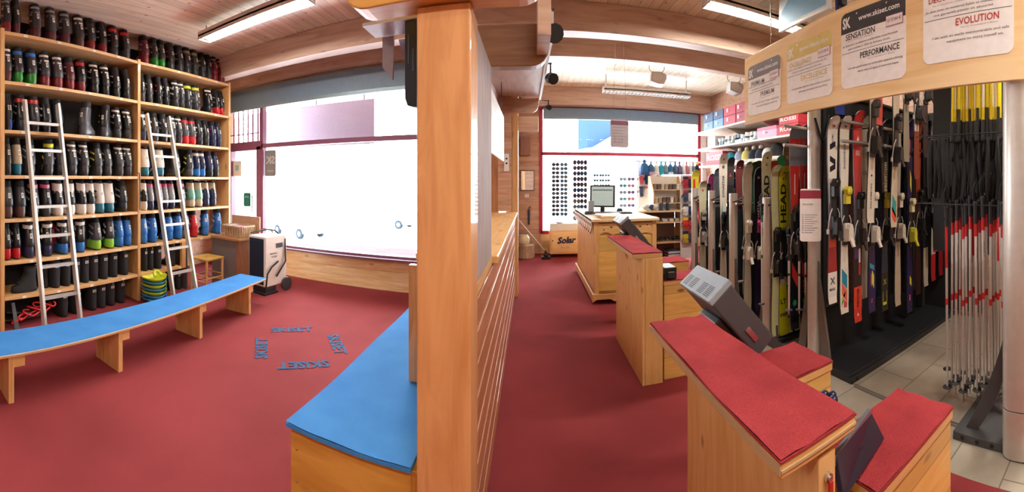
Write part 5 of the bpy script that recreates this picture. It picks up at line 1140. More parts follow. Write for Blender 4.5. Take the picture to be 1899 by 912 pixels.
# ================================================================= SKI RACKS
def rrpost(mb, x, y, w, dpt, z0, z1, mat=None):
    mb.loft([[(x+a, y+b, z) for a, b in rrect(w, dpt, min(w, dpt)*.42, 5)] for z in (z0, z1)], mat, True)
RX = 2.10
def rack(px, label, ztop, w=.075, txt=False):
    p = onX(px, RX); Y = p.y
    r = thing('ski_rack', label, 'ski rack', (RX, Y, 0))
    mb = MB(); rrpost(mb, 0, 0, w, w*1.2, .03, ztop); mb.build('post', ALU_POST, r)
    MB().box(-.07, 1.70, -.15, .15, 0, .035).build('base_plate', M('2e3034', .5), r, bevel=.004)
    for s in (-1, 1):
        P = [(s*.04, .72), (s*.055, .60), (s*.09, .40), (s*.13, .18), (s*.15, .04), (s*.075, .04), (s*.06, .2), (s*.045, .4)]
        MB().prism(P, -.012, .012, 'YZ').build('foot_bracket', M('6a6663', .4, .3), r)
    MB().cyl((.03, -.0, 1.24), (1.65, 0, 1.24), .014).build('rail', CHROME, r)
    MB().box(.12, 1.62, -.095, -.08, .036, 1.15).build('gap_shade_panel', M('1b1c20', .6), r)  # added dark sheet painting the shade between the packed skis
    MB().cyl((.03, -.04, .40), (1.65, -.04, .40), .016).build('rail', M('b8b0a6', .4, .4), r)
    MB().box(1.60, 1.66, -.03, .03, .035, ztop-.1).build('rear_post', ALU_POST, r)
    MB().ball((.0, -.055, 1.24), .022).build('knob', CHROME, r)
    MB().tube([(-.04, -.05, 1.27), (.05, -.06, 1.30), (.10, -.05, 1.33)], .008, 5).build('strap', BLACK, r)
    if txt: MB().text('OGERSI', TR(-.0, -w*.6-.002, .42, 0, PI/2) @ Matrix.Rotation(PI/2, 4, 'Z'), .035, M('9c9086'), 0, w=.26).build('lettering', None, r)
    return r, Y
posts = [(1288, 'row post farthest of the ski racks, by the glove board', 1.40), (1320, 'fourth ski rack from the tall white post', 1.38), (1360, 'third ski rack from the tall white post', 1.36), (1425, 'second ski rack, with pale lettered post, next to the tall rack', 1.34)]
RY = {}
names = {1288: 'far ski rack on a short silver post beside the glove board', 1320: 'ski rack on a short silver post, second from the glove board', 1360: 'ski rack on a short silver post, third from the glove board', 1425: 'ski rack on a short lettered silver post next to the tall rack'}
for px, _, zt in posts:
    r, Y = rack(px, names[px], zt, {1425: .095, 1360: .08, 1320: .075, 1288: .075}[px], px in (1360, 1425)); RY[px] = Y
# tall rack A
p = onX(1510, RX); YA = p.y
r = thing('tall_ski_rack', 'tall ski rack with a wide silver post, black base and upper holding bars', 'ski rack', (RX, YA, 0))
mb = MB(); rrpost(mb, 0, 0, .105, .10, .03, 2.3); mb.build('post', ALU_POST, r)
MB().box(.055, .09, -.05, .06, .03, 2.3).build('dark_strip', M('2c2e33', .5), r)
MB().box(-.02, 1.72, -.42, .20, 0, .045).box(-.02, 1.72, -.40, .19, .045, .06).build('base_plate', M('26282c', .45), r, bevel=.004)
for s in (-1, 1):
    MB().prism([(s*.05, .85), (s*.07, .70), (s*.12, .45), (s*.17, .2), (s*.19, .062), (s*.10, .062), (s*.07, .3), (s*.055, .55)], -.012, .012, 'YZ').build('foot_bracket', M('77716c', .4, .3), r)
for z in (.45, 1.15, 2.25): MB().cyl((.05, .0, z), (1.7, .0, z), .018).build('rail', M('3a3c40', .4), r)
MB().box(1.64, 1.70, -.04, .04, .06, 2.3).build('rear_post', M('3a3c40'), r)
MB().box(.10, 1.70, .03, .045, .061, 2.28).box(1.705, 1.72, -.78, .03, .061, 2.28).build('back_panel', M('17181b', .7), r)  # added black sheets painting the darkness between and beside the skis
for (a_, b_) in ((-.02, .42), (.50, .82), (.98, 1.32)):
    for z in (1.95, 1.80):
        MB().cyl((a_, -.325, z), (b_, -.325, z), .013).build('holding_bar', M('b9b5b0', .3, .6), r)
        MB().cyl((b_-.005, -.325, z), (b_-.005, .0, z), .007).build('bar_arm', M('8e8a86', .3, .6), r)
for z in (1.93, 1.78): MB().cyl((-.27, -.02+.08, z), (-.02, .0+.08, z), .013).build('holding_bar', M('c9c5c0', .3, .6), r)
MB().tube([(-.05, -.06, 2.0), (.0, -.07, 1.86), (.02, -.075, 1.80), (.06, -.07, 1.86), (.12, -.05, 2.05)], .010, 6).tube([(.02, -.075, 1.80), (.015, -.07, 1.55), (.012, -.07, 1.45)], .006, 5).build('strap', BLACK, r)
for sx in (-.01, .05): MB().cyl((sx, -.43, .02), (sx, -.421, .02), .012, n=10, mat=BLACK).build('bolt', None, r)
tag(MB().box(RX-.03, RX-.005, .35, 1.80, .0015, .014).box(RX-.015, RX-.010, .35, 1.8, .014, .02).build('floor_rail', M('8f8b84', .4, .5)), 'thin metal guide rail in the tiled floor', 'rail')
# card fixed on the tall post
p = onX(1503, RX-.08); q = at(1503, 2.93); r = thing('price_card', 'white notice card with red top fixed to the tall silver post', 'sign', (q.x, q.y, 1.21), -az(1503))
z1, z0 = zof(350, (2.06, 2.1)), zof(447, (2.06, 2.1)); hh = z1-z0; MBc = MB().prism(rrect(.165, hh, .02), -.004, 0, 'XZ', M('f2efee', .4)); MBc.box(-.0825, .0825, -.006, -.004, hh/2-.075, hh/2-.012, M('9c3048'))
MBc.text('POLICIER', TR(-.02, -.0065, hh/2-.12, 0, PI/2), .012, DKGREY, 0, w=.08)
for k in range(9): MBc.box(-.065, -.055, -.0062, -.005, -.0-k*.017, .005-k*.017, DKGREY).box(-.045, .055-.02*(k % 3), -.0062, -.005, -.0-k*.017, .004-k*.017, M('8a8a90'))
MBc.build('card', None, r); r.location.z = (z0+z1)/2

# ---- skis
def ski_mesh(L, wt, ww, wl, bands, base='1a1a1c', edge='2a2a2c', thick=.012, graphic=None):
    mb = MB(); n = 30; secs = []
    for i in range(n+1):
        t = i/n; z = t*L
        if t < .10: w = wl*(.86+.14*math.sin(PI/2*t/.10))
        elif t < .45: w = wl+(ww-wl)*(.5-.5*math.cos(PI*(t-.10)/.35))
        elif t < .90: w = ww+(wt-ww)*(.5-.5*math.cos(PI*(t-.45)/.45))
        else: w = wt
        hw = w/2
        y = 0
        if z > L-.13: y = -.055*((z-(L-.13))/.13)**2
        if z < .03: y = -.006*((.03-z)/.03)
        secs.append((z, hw, y))
    # extra rounded tip sections
    out = secs[:-1]; zt, hw0, _ = secs[-1]
    for k in range(1, 7):
        a = PI/2*k/6; z = L-.055+.055*math.sin(a); hw = max(.003, hw0*math.cos(a)**.8 if k < 6 else .003); out.append((z, hw, -.055*((z-(L-.13))/.13)**2))
    out = [s for s in out if s[0] <= L-.055 or s in out[-6:]]
    vs = []
    for z, hw, y in out: vs += [(-hw, y-thick/2, z), (hw, y-thick/2, z), (hw, y+thick/2, z), (-hw, y+thick/2, z)]
    bm_, em_ = M(base, .3), M(edge, .3)
    for i in range(len(out)-1):
        a = i*4; b = a+4; t = (out[i][0]+out[i+1][0])/2/L
        col = bands[-1][1]
        for q, c in bands:
            if t <= q: col = c; break
        mb_v = [vs[a], vs[a+1], vs[b+1], vs[b]]; mb.add(mb_v, [(0, 1, 2, 3)], M(col, .25), False)
        mb.add([vs[a+1], vs[a+2], vs[b+2], vs[b+1]], [(0, 1, 2, 3)], em_); mb.add([vs[a+2], vs[a+3], vs[b+3], vs[b+2]], [(0, 1, 2, 3)], bm_); mb.add([vs[a+3], vs[a], vs[b], vs[b+3]], [(0, 1, 2, 3)], em_)
    mb.add(vs[:4], [(0, 3, 2, 1)], em_); mb.add(vs[-4:], [(0, 1, 2, 3)], em_)
    f = -thick/2-.0008
    if graphic:
        for gph in graphic:
            k = gph[0]
            if k == 'T': mb.text(gph[1], TR(0, f, gph[2]*L, 0, PI/2) @ Matrix.Rotation(PI/2*gph[5] if len(gph) > 5 else PI/2, 4, 'Z'), gph[3], M(gph[4]), .03, w=(gph[6] if len(gph) > 6 else None))
            elif k == 'Q':    # slanted block: colour, t0, t1, x0, x1, skew
                _, c, t0, t1, x0, x1, sk = gph; hw = .030
                mb.add([(x0*hw, f-.0003, t0*L), (x1*hw, f-.0003, t0*L+sk*L), (x1*hw, f-.0003, t1*L+sk*L), (x0*hw, f-.0003, t1*L)], [(0, 1, 2, 3)], M(c, .25))
            elif k == 'D':    # small badge
                _, c, t0, s_ = gph; yy = -.055*max(0, (t0*L-(L-.13))/.13)**2
                mb.add([(s_*math.cos(q*PI/5), f-.001+yy, t0*L+s_*1.2*math.sin(q*PI/5)) for q in range(10)], [tuple(range(10))], M(c))
            elif k == 'A':    # triangle mark
                _, c, t0, s_ = gph
                mb.add([(-s_, f-.0005, t0*L), (s_, f-.0005, t0*L), (0, f-.0005, t0*L+2.4*s_)], [(0, 1, 2)], M(c))
    return mb
bd = {}
mb = MB().box(-.026, .026, -.030, 0, .0, .075).prism([(-.022, .075), (.022, .075), (.030, .11), (.016, .135), (-.016, .135), (-.030, .11)], -.046, -.004, 'XZ').ball((0, -.040, .10), .024, .014, .03, 10, 6); bd['toe'] = mesh_of(mb, 'toe_binding', g)
mb = MB().box(-.026, .026, -.022, 0, -.05, .09).prism([(-.028, -.04), (.028, -.04), (.026, .05), (.014, .085), (-.014, .085), (-.026, .05)], -.060, -.004, 'XZ').bar((0, -.055, -.02), (0, -.085, -.085), .03, .014); bd['heel'] = mesh_of(mb, 'heel_binding', g)
mb = MB()
for s in (-1, 1): mb.tube([(s*.028, -.012, .09), (s*.050, -.010, .05), (s*.058, -.002, -.03), (s*.052, .012, -.075)], .0042, 6).box(s*.052-.008, s*.052+.008, .006, .018, -.10, -.065)
bd['brake'] = mesh_of(mb, 'brake', g)
mb = MB().box(-.030, .030, -.012, 0, -.02, .40); bd['plate'] = mesh_of(mb, 'binding_plate', g)
def ski(x, y, z0, z1, bands, lab, grp, graphic=None, bind='141416', brake='c9c9c9', acc=None, wid=1.0, rz=0.0, lean=0.0, bindings=True, back=False):
    z0 = max(z0, .07); L = z1-z0
    r = thing('ski', lab, 'ski', (x, y, z0), rz+(PI if back else 0), grp); r.rotation_euler[1] = lean*(-1 if back else 1)
    ski_mesh(L, .108*wid, .070*wid, .098*wid, bands, graphic=graphic).build('ski_body', None, r)
    if bindings:
        t = .36*L
        o = part('binding_plate', bd['plate'], M('2a2a2e' if bind != 'e8e4da' else 'cfc8ba', .4), r); o.location = (0, -.0065, t)
        o = part('heel_binding', bd['heel'], M(bind, .35), r); o.location = (0, -.019, t+.06)
        o = part('toe_binding', bd['toe'], M(acc or bind, .35), r); o.location = (0, -.019, t+.30)
        o = part('brake', bd['brake'], M(brake, .35), r); o.location = (0, -.019, t+.12)
    return r
def place(px, Y, yt, yb, *a, **k):
    q = onY(px, Y); z1 = zof(yt, q); z0 = zof(yb, q); return ski(q.x, Y, z0, z1, *a, **k)
W_, K_ = 'e6e2da', '1c1d22'
YA_ = YA-.26
gA = 'skis hanging on the front of the tall rack'
place(1543, YA_, 216, 562, [(.16, 'e4e0da'), (.30, '9c3030'), (.52, 'c24a30'), (.66, 'c8b8b0'), (1, 'e2dcd4')], 'white ski with dark slanted bars and X MAX tail, first beside the tall silver post', gA,
      [('T', 'MAX', .075, .022, '1c1d22', 0), ('T', 'X', .12, .05, '4a4a50', 0), ('Q', '1e2230', .70, .73, -1, 1, .02), ('Q', '1e2230', .76, .79, -1, 1, -.02), ('Q', '1e2230', .82, .85, -1, 1, .02), ('D', '8a3038', .955, .018), ('T', 'SALOMON', .885, .02, '1c1d22', 1, .10)], '141416')
place(1565, YA_-.01, 216, 580, [(1, 'e3ddd2')], 'white ski with multicoloured geometric tail and pale bindings on the tall rack', gA,
      [('Q', '1f8fb0', .16, .23, -1, 1, -.04), ('Q', 'e06a50', .10, .16, -1, 1, -.05), ('Q', 'e8c040', .06, .08, -1, .3, .03), ('Q', 'd84a5a', .03, .07, -.2, 1, -.02), ('Q', '3f9f50', .04, .06, -1, -.3, .02), ('T', 'ROSSIGNOL', .80, .022, '4a4a52', 1, .20), ('D', '2f6fa0', .955, .018)], 'e2dccf', 'e2dccf', 'd8cc40')
place(1590, YA_-.02, 206, 596, [(.06, 'd0392a'), (.17, 'd8402c'), (.30, '2a2024'), (.42, '5a3a70'), (.55, '8a4a78'), (.75, 'c0383e'), (1, 'd2383c')], 'red and purple ski with white mountain mark near its tip on the tall rack', gA,
      [('T', 'ATOMIC', .80, .040, 'f2ecea', 0, .055), ('A', 'f4eeee', .86, .016), ('A', 'f4eeee', .03, .010), ('T', 'REDSTER', .115, .026, '2a1014', 1, .15), ('Q', 'e8e2da', .28, .36, .3, 1, 0), ('Q', 'c8302a', .22, .28, .3, 1, 0), ('Q', 'c8302a', .36, .44, .3, 1, 0)], '17171a', 'dcdcdc')
place(1616, YA_, 224, 578, [(.24, '2c2150'), (.6, '35284c'), (1, '2a2440')], 'dark purple ski with teal, yellow and pink tail patches on the tall rack', gA,
      [('Q', '2f8fa8', .235, .26, -1, 1, -.02), ('Q', 'd6d850', .15, .22, .0, .9, -.03), ('Q', 'e05a78', .15, .21, -.5, -.1, -.02), ('T', 'Z', .06, .03, 'd84a80', 0)], 'ded8cc', 'd8d4c8')
place(1640, YA_-.01, 222, 575, [(.20, '20221e'), (.6, '1d2b3a'), (1, '20262c')], 'black and dark blue ski with yellow outlined tail on the tall rack', gA,
      [('T', 'X', .15, .05, '8a8840', 0), ('Q', 'c2c038', .03, .045, -1, 1, 0), ('Q', 'c2c038', .03, .10, -1, -.85, 0), ('Q', 'c2c038', .03, .10, .85, 1, 0), ('T', 'salomon', .70, .05, 'b8b8a8', 1, .26), ('T', 'V', .86, .05, 'a8a890', 0)], '17171a', 'b8b8b8', 'b8b030')
place(1664, YA_, 226, 566, [(.3, 'b9ab98'), (1, 'a89c90')], 'beige ski with pale bindings on the tall rack', gA, None, 'c9c2b4', 'd0c8bc', None)
place(1686, YA_-.01, 222, 578, [(.22, '2c2354'), (1, '2e2450')], 'violet ski with yellow and blue diamonds on the tall rack', gA,
      [('Q', '3a78b0', .46, .52, -1, .2, -.04), ('Q', 'c8c858', .36, .42, .2, 1, -.03), ('Q', 'd8c860', .66, .74, .2, 1, -.04), ('Q', 'd87050', .80, .90, -.2, .3, 0), ('Q', 'd8d850', .15, .19, 0, 1, -.02), ('Q', 'd05070', .06, .09, -.3, .4, 0)], 'c8c840', 'd8d4c8', 'd8d4b0')
place(1702, YA_, 226, 545, [(.4, '3a2020'), (1, '8c3a24')], 'rust-brown ski in the dark part of the tall rack', gA, None, '22201f', '9a9a9a')
place(1716, YA_-.01, 224, 530, [(.22, 'b0a898'), (1, '2c2a2c')], 'dark ski with greyish tail in the dark part of the tall rack', gA, None, '1a1a1c', '8a8a8a')
place(1730, YA_, 226, 520, [(.18, 'b02830'), (.4, 'c0b4a8'), (1, '8e867c')], 'grey ski with red tail near the far end of the tall rack', gA, None, '1c1c1e', '8a8a8a')
place(1744, YA_-.01, 232, 510, [(.3, '8c2028'), (.7, 'a02430'), (1, '6c1c24')], 'deep red ski, farthest on the tall rack', gA, None, '1c1c1e', '8a8a8a')
for i, (px, c) in enumerate(((1554, '202228'), (1577, '3a1c20'), (1603, 'b8b0a4'), (1628, '1d2b4a'), (1652, '26282c'), (1676, '20242c'), (1694, '5a5048'))):
    place(px, YA-.035, 212+i*2, 560-i*4, [(.5, c), (1, c)], 'ski half hidden behind the front row of the tall rack, %s from the silver post' % ORD[i], 'half hidden skis of the tall rack', None, '1a1a1c', '8c8c8c', bindings=False)
# upper tier, tails visible under the board
gU = 'skis of the upper tier with only their tails showing'
for i, (px, yb, bands, gr, nm) in enumerate(((1557, 212, [(1, '2b44a0')], None, 'blue'), (1613, 413, [(1, 'd8d2c4')], [('T', 'SALOMON', .14, .02, '4a4a50', 1, .2), ('Q', '26262a', .245, .255, -.3, .3, 0)], 'cream-white'),
        (1629, 232, [(1, 'c84030')], None, 'orange-red'), (1656, 421, [(1, 'b8ac98')], [('Q', '2a9090', .12, .19, -1, 1, -.05), ('Q', 'd8483a', .06, .12, -1, 1, -.05), ('Q', 'd8a040', .10, .12, -1, 1, -.05)], 'beige ski with teal and red stripes at the tail, called cream'),
        (1680, 300, [(1, '8a8474')], None, 'grey-beige'), (1699, 332, [(.3, '7a3426'), (1, 'c0bab0')], None, 'white and rust'), (1735, 466, [(.22, 'b82c34'), (.5, 'b0a698'), (1, '8a2028')], None, 'white and red'), (1716, 292, [(1, '3a2c2e')], None, 'dark brown'), (1750, 340, [(1, '4a4440')], None, 'brown-grey'))):
    q = onY(px, YA-.39); z0 = zof(yb, q)
    ski(q.x, YA-.39, z0, min(z0+1.5, 3.3), bands, '%s ski hanging high on the tall rack, tail below the pine board' % nm.replace(' ski with teal and red stripes at the tail, called cream', ' teal-and-red-tailed'), gU, gr, '26262a', 'c9c2b6', None, 1.0, 0, .04 if px in (1613, 1656) else 0, bindings=True)
MB_ = None
# two red skis left of the tall post
gB = 'two tall red and grey skis left of the tall post'
for i, px in enumerate((1473, 1491)):
    q = onY(px, 2.50); z1 = zof(232, q); ski(q.x, 2.50, .22, z1, [(.13, '22232a'), (.30, '1c1e22'), (.55, '2c2c30'), (.80, 'd83c34'), (.885, '8a8c94'), (.93, 'd23a34'), (1, '7c8088')], '%s of two tall red skis with grey tips left of the tall silver post' % ('left', 'right')[i], gB,
        [('T', 'K', .905, .05, 'd23a34' if i == 0 else '6e7078', 0), ('Q', 'f0e4e0', .66, .76, -.15, .15, 0), ('Q', 'd83c34', .26, .33, -1, 1, -.06), ('T', 'HERO', .55 if i == 0 else .22, .04, 'd8483c', 1, .18), ('D', '1f9f58', .13, .022)], '1a1a1c', 'cfcfcf')
# skis in the four lower racks: (px, ytip, ybottom, offset in front of the rack, bands, label, graphics, binding colour)
def rackskis(pxpost, lst, grp):
    Y0 = RY[pxpost]
    for e in lst:
        px, yt, yb, dy, bands, lab, gr, bc = e[:8]
        hid = dy <= .05 and dy > 0
        dy = {True: -.03, False: (.135 if dy >= .14 else .125)}[hid] if dy > 0 else dy
        q = onY(px, Y0-dy); ski(q.x, Y0-dy, zof(yb, q), zof(yt, q), bands, lab, grp, gr, bc, 'e0dcd4' if bc != '141416' else 'bdbdbd', e[8] if len(e) > 8 else None, bindings=not hid)
HD = lambda c: [('T', 'HEAD', .72, .062, '1f221c', 1, .34), ('D', '8a7a5c', .93, .014), ('D', '1f221c', .965, .010)]
rackskis(1425, [
    (1421, 281, 612, -.12, [(.3, 'c9c6a0'), (1, 'e4e4b4')], 'pale yellow ski with large dark letters behind the lettered post', [('T', 'HEAD', .76, .066, '26281e', 1, .36), ('D', '9a8a60', .925, .014), ('D', '26281e', .965, .012)], '26262a'),
    (1452, 308, 640, .20, [(.30, 'd8dc28'), (.58, 'd8d4c4'), (.72, 'cfd22c'), (1, 'dfe02a')], 'bright yellow ski with large black letters right of the lettered post', [('T', 'HEAD', .78, .066, '191b14', 1, .36), ('D', 'a84a30', .925, .012), ('D', '26281e', .965, .012), ('T', 'V49', .12, .04, '20221a', 0), ('T', 'LT', .20, .045, '20221a', 0)], '1a1b1c'),
    (1438, 306, 622, .09, [(1, 'dfe0a8')], 'pale lemon ski behind the two lettered yellow skis', None, '26262a'),
    (1462, 318, 655, .12, [(.18, 'd2d82c'), (.3, '24262a'), (1, 'c9cc50')], 'yellow-black ski with zigzag tail behind the bright yellow ski', [('T', 'V4S', .10, .045, '1d1f18', 0)], '1a1b1c'),
    (1479, 330, 650, .12, [(.2, 'cfd42c'), (1, '2a2c30')], 'dark ski with lime tail next to the yellow ones', [('T', 'V4S', .10, .045, '1d1f18', 0)], '1a1b1c')], 'skis of the rack with the lettered post')
rackskis(1360, [
    (1386, 305, 600, .17, [(1, 'd5cbb8')], 'cream ski with white bindings right of the third silver post', None, 'e8e4da'),
    (1406, 310, 590, .17, [(.5, '35244c'), (.8, '2c2438'), (1, '2a2630')], 'dark purple ski with white and pink binding', [('T', 'DYNASTAR', .68, .028, 'cfc8bc', 1, .28), ('D', 'c09a98', .93, .016)], 'e2dccf', 'c8488a'),
    (1397, 300, 575, .05, [(1, '3f6a4c')], 'green-tipped ski between the cream and purple skis', None, '26262a'),
    (1432, 298, 590, .08, [(.9, '5a4a44'), (1, 'd0502c')], 'dark ski with orange-red tip behind the pale yellow ski', None, '26262a'),
    (1446, 288, 590, .07, [(.85, '3a5048'), (1, '40c070')], 'dark ski with bright green tip behind the yellow skis', None, '26262a'),
    (1459, 262, 590, .08, [(.8, '4a4644'), (1, '6a5238')], 'tall charcoal ski with ochre pattern near its tip', [('D', 'c07830', .90, .02), ('D', 'c07830', .84, .018)], '26262a')], 'skis of the third rack')
rackskis(1320, [
    (1341, 285, 560, .17, [(.35, 'd8ccb8'), (.55, 'e6e2dc'), (1, 'ece6da')], 'tall white ski with blue and orange flashes', [('Q', '3fb0cc', .48, .60, -1, -.4, .08), ('Q', 'd8824c', .42, .50, .4, 1, .03), ('T', 'DYNASTAR', .78, .03, '4a4a50', 1, .26), ('D', '5a5a60', .91, .018), ('D', '8a8a8e', .965, .014)], '1a1b1e'),
    (1361, 318, 560, -.12, [(.7, '2c2634'), (1, '35284a')], 'dark violet ski above the third silver post', [('T', 'DYNASTAR', .80, .028, 'bcb6ac', 1, .2), ('D', 'a88a98', .95, .014)], '26262a'),
    (1354, 292, 560, .04, [(.8, '38363a'), (1, '4a464a')], 'grey ski with red wedge near its tip', [('A', 'd84a30', .86, .02)], '26262a'),
    (1371, 297, 560, .04, [(1, '7a3c3c')], 'maroon ski with rounded tip in the second row of tips', [('D', 'c8a098', .95, .014)], '26262a'),
    (1388, 300, 560, .04, [(1, '5f8a5c')], 'moss green ski tip between the maroon tips', None, '26262a'),
    (1404, 298, 560, .04, [(1, '6a3038')], 'dark red ski tip right of the moss green one', [('D', 'c8a098', .95, .014)], '26262a'),
    (1383, 310, 560, .10, [(1, 'c8c4b4')], 'pale grey ski half hidden by the cream ski', None, '26262a')], 'skis of the second rack from the glove board')
rackskis(1288, [
    (1303, 335, 515, .17, [(1, 'cfc9a8')], 'short pale ski right of the first silver post', [('D', 'b03038', .90, .012)], '9a948c', 'a8a29a'),
    (1319, 322, 520, -.12, [(.7, '3a2c3c'), (1, 'a83a7c')], 'magenta-tipped ski behind the second silver post', None, '26262a'),
    (1330, 312, 530, .05, [(1, '5a5c62')], 'grey ski between the second post and the white ski', None, '26262a'),
    (1289, 315, 500, -.12, [(.8, 'c8c4bc'), (1, 'd8cc3c')], 'ski with yellow and red tip behind the first silver post', [('Q', 'c83a3a', .78, .9, -1, 0, .02)], '26262a'),
    (1310, 340, 520, .04, [(1, '44464c')], 'dark grey short ski behind the pale short ski', None, '26262a')], 'skis of the far rack')
# deeper skis of each rack, standing further along the rows
for j, pxp in enumerate((1288, 1320, 1360, 1425)):
    for k in range(5):
        x = RX+.72+k*.2; c = ('3a3c44', '8a8478', '5a2a30', '2a3a58', '4a4a40')[(k+j) % 5]; nm = ('charcoal', 'stone grey', 'wine red', 'navy', 'olive')[(k+j) % 5]
        ski(x, RY[pxp]-.115, .22, 1.62+.05*((k*7+j*3) % 4), [(1, c)], '%s ski deep in the row, %s from the aisle in the %s' % (nm, ORD[k], {1288: 'far rack', 1320: 'second rack', 1360: 'third rack', 1425: 'lettered rack'}[pxp]), 'skis deep in the rows', None, '26262a')
# ---- poles
pm = {}
mb = MB().loft([[(a*.030*q, b*.034*q, z) for a, b in [(math.cos(t), math.sin(t)) for t in [2*PI*i/10 for i in range(10)]]] for z, q in ((1.13, .45), (1.15, .50), (1.17, .44), (1.19, .52), (1.21, .46), (1.23, .52), (1.25, .60), (1.262, .62), (1.268, .4))]); pm['grip'] = mesh_of(mb, 'grip', g)
mb = MB().cyl((0, 0, .05), (0, 0, .86), .0078, .0095, 8); pm['shaft'] = mesh_of(mb, 'shaft', g)
mb = MB().cyl((0, 0, .86), (0, 0, 1.14), .0098, .010, 8); pm['upper'] = mesh_of(mb, 'upper_shaft', g)
pm['band'] = mesh_of(MB().cyl((0, 0, 1.05), (0, 0, 1.14), .0106, .0106, 8), 'colour_band', g); pm['band2'] = mesh_of(MB().cyl((0, 0, .62), (0, 0, .66), .0100, .0100, 8), 'colour_band', g)
mb = MB().lathe([(.006, .085), (.014, .088), (.030, .080), (.031, .076), (.014, .074), (.006, .060)], 14); pm['basket'] = mesh_of(mb, 'basket', g)
mb = MB().cyl((0, 0, .0), (0, 0, .05), .003, .006, 8); pm['tip'] = mesh_of(mb, 'tip', g)
mb = MB().tube([(0, .01, 1.25), (.012, .02, 1.31), (.018, .015, 1.36), (.0, .0, 1.39), (-.016, .01, 1.35), (-.008, .015, 1.28)], .006, 5); pm['strap'] = mesh_of(mb, 'strap', g)
mb = MB().text('SKISET', TR(0, -.0095, .93, 0, PI/2) @ Matrix.Rotation(-PI/2, 4, 'Z'), .013, M('26262a'), .02, w=.10); pm['text'] = mesh_of(mb, 'lettering', BLACK)
def pole(x, y, z, cu, cl, cb, lab, grp, flip=False, lx=0, ly=0, k=1.0):
    r = thing('ski_pole', lab, 'ski pole', (x, y, z), 0, grp); r.rotation_euler = (lx+(PI if flip else 0), ly, random.uniform(-.3, .3)); r.scale = (1, 1, k)
    part('grip', pm['grip'], M('17181c', .5), r); part('shaft', pm['shaft'], M(cl, .3, .5 if cl == 'd2d0cc' else 0), r); part('upper_shaft', pm['upper'], M(cu, .3), r)
    part('colour_band', pm['band'], M(cb, .3), r); part('colour_band', pm['band2'], M(cb, .3), r); part('basket', pm['basket'], M('3a3c40', .5), r); part('tip', pm['tip'], CHROME, r); part('strap', pm['strap'], M('141518', .7), r)
    part('lettering', pm['text'], None, r)
grpL = 'silver and red ski poles hanging by the near silver column'
PXL = [1757, 1765, 1772, 1780, 1786, 1793, 1799, 1806, 1812, 1818, 1825, 1831, 1837, 1843, 1849, 1855, 1861]
for i, px in enumerate(PXL):
    for dpt in (0, 1):
        if dpt and i % 2 and i < 12: continue
        q = onX(px, 2.25+.11*dpt+.03*(i % 2)); zz = (.075 if q.y < .98 else .045)+.02*((i*5+dpt*3) % 4)
        pole(q.x, q.y, zz, ('d9d5d0', 'c8282e')[(i+dpt) % 7 == 0], 'd2d0cc', 'c8282e', 'silver and red ski pole, %s from the left in the %s hanging row' % (ORD[i], ('front', 'rear')[dpt]), grpL, False, .0, random.uniform(-.02, .02), 1.02)
PXU = [1768, 1773, 1779, 1786, 1792, 1797, 1803, 1808, 1813, 1819, 1825, 1831, 1838, 1844, 1851]
for i, px in enumerate(PXU):
    for dpt in (0, 1):
        q = onX(px+dpt*3, 2.27+.12*dpt)
        yw = (i+dpt) % 3
        pole(q.x, q.y, 3.02+.03*((i*3+dpt) % 3), ('dcc825', 'e0dcd4', 'd8c626')[yw], ('d8d4cc', 'd8c626', 'cfd0d0')[yw], ('d8c626', 'dcc825', '26262a')[yw], 'yellow and white upturned ski pole, %s from the left, %s upper row' % (ORD[i], ('front', 'rear')[dpt]), 'upturned yellow and white ski poles above the silver ones', True, 0, random.uniform(-.015, .015), 1.0)
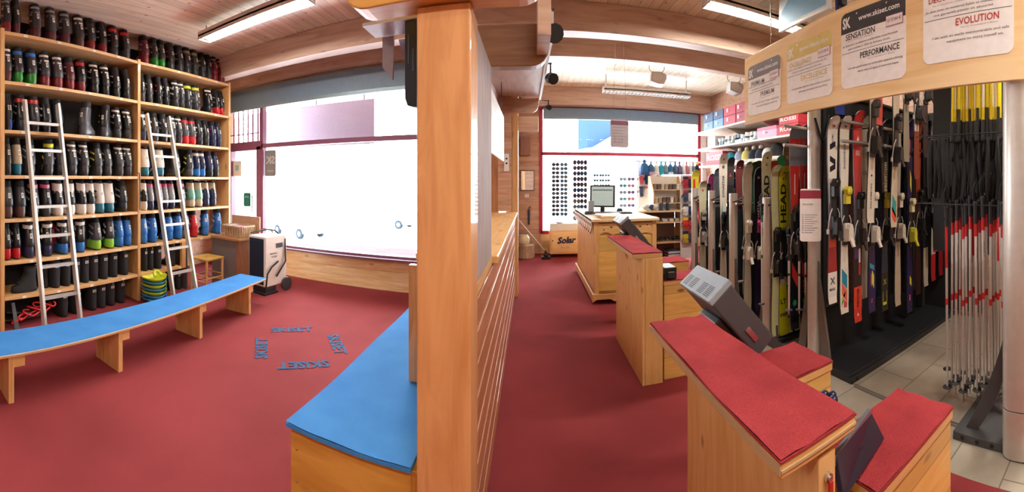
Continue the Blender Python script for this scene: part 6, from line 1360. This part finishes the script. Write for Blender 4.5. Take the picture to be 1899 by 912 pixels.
# rack B
r = thing('pole_rack', 'pole rack on a broad brushed silver column at the right edge, with dark foot', 'rack', (0, 0, 0))
mb = MB(); rrpost(mb, 2.005, .57, .16, .18, .27, 2.45); mb.build('column', ALU_POST, r)
mb = MB(); rrpost(mb, 2.005, .57, .163, .183, .01, .262); mb.build('column_foot', ALU_POST, r)
MB().box(1.97, 3.75, .66, .96, .0, .05).build('base_plate', M('4a4b4e', .45), r, bevel=.004)
for k in range(3):
    x, y = 1.969, (.72, .81, .90)[k]; MB().cyl((1.9695, y, .025), (1.968, y, .025), .012, n=12).build('bolt_hole', BLACK, r)
P = []
for k in range(10):
    t = k/9; P.append((.645+.26*t**1.6, .80-.75*t))
for k in range(10):
    t = 1-k/9; P.append((.645+.19*t**2.2, .62-.57*t))
MB().prism(P, 2.03, 2.055, 'YZ').build('foot_bracket', M('4a4b4e', .45), r, bevel=.002)
for z in (1.345, 1.80, 2.93):
    for x in (2.215, 2.315, 2.43): MB().cyl((x, .66, z), (x, 1.36, z), .004).build('hook_rail', M('2a2c30', .4), r)
    MB().cyl((2.05, .65, z), (2.62, .65, z), .012).build('arm', M('2a2c30', .4), r)
MB().box(2.62, 2.64, .55, 1.45, .95, 3.0).build('void_shade_plate', M('101214', .6), r)  # added black sheet standing for the dark void behind the poles
MB().box(2.60, 2.66, .60, .66, .05, 2.95).build('rear_post', M('2a2c30'), r)
mb = MB()
for i in range(26):
    y = .74+i*.022; x = 2.27+.03*math.sin(i*2.3); mb.tube([(x, y, 1.38), (x+.02*math.sin(i), y-.01, 1.5), (x+.03*math.sin(i*2), y-.01, 1.64), (x+.01, y, 1.78)], [.012, .018, .016, .01], 5)
o = mb.build('pole_straps', M('141518', .8)); tag(o, 'dark tangle of pole straps between the upper and lower ski poles', 'straps', kind='stuff')
# three short poles behind the tall post
for i, px in enumerate((1463, 1482, 1494)):
    q = onY(px, 2.36); pole(q.x, 2.36, .42-.02*i, '2a2a2e', 'd2d0cc', '2a2a2e', 'short pole with black grip, %s of three beside the tall silver post' % ('leftmost', 'middle', 'rightmost')[i], 'three short poles left of the tall post', k=.52/.62*.62*1.15*.85)
q = onY(1413, 2.86); pole(q.x, 2.86, .30, 'd8d4cc', 'd8d8d0', '2a6a4c', 'thin pale pole hanging left of the lettered silver post', 'thin pole left of the lettered post', k=.78)
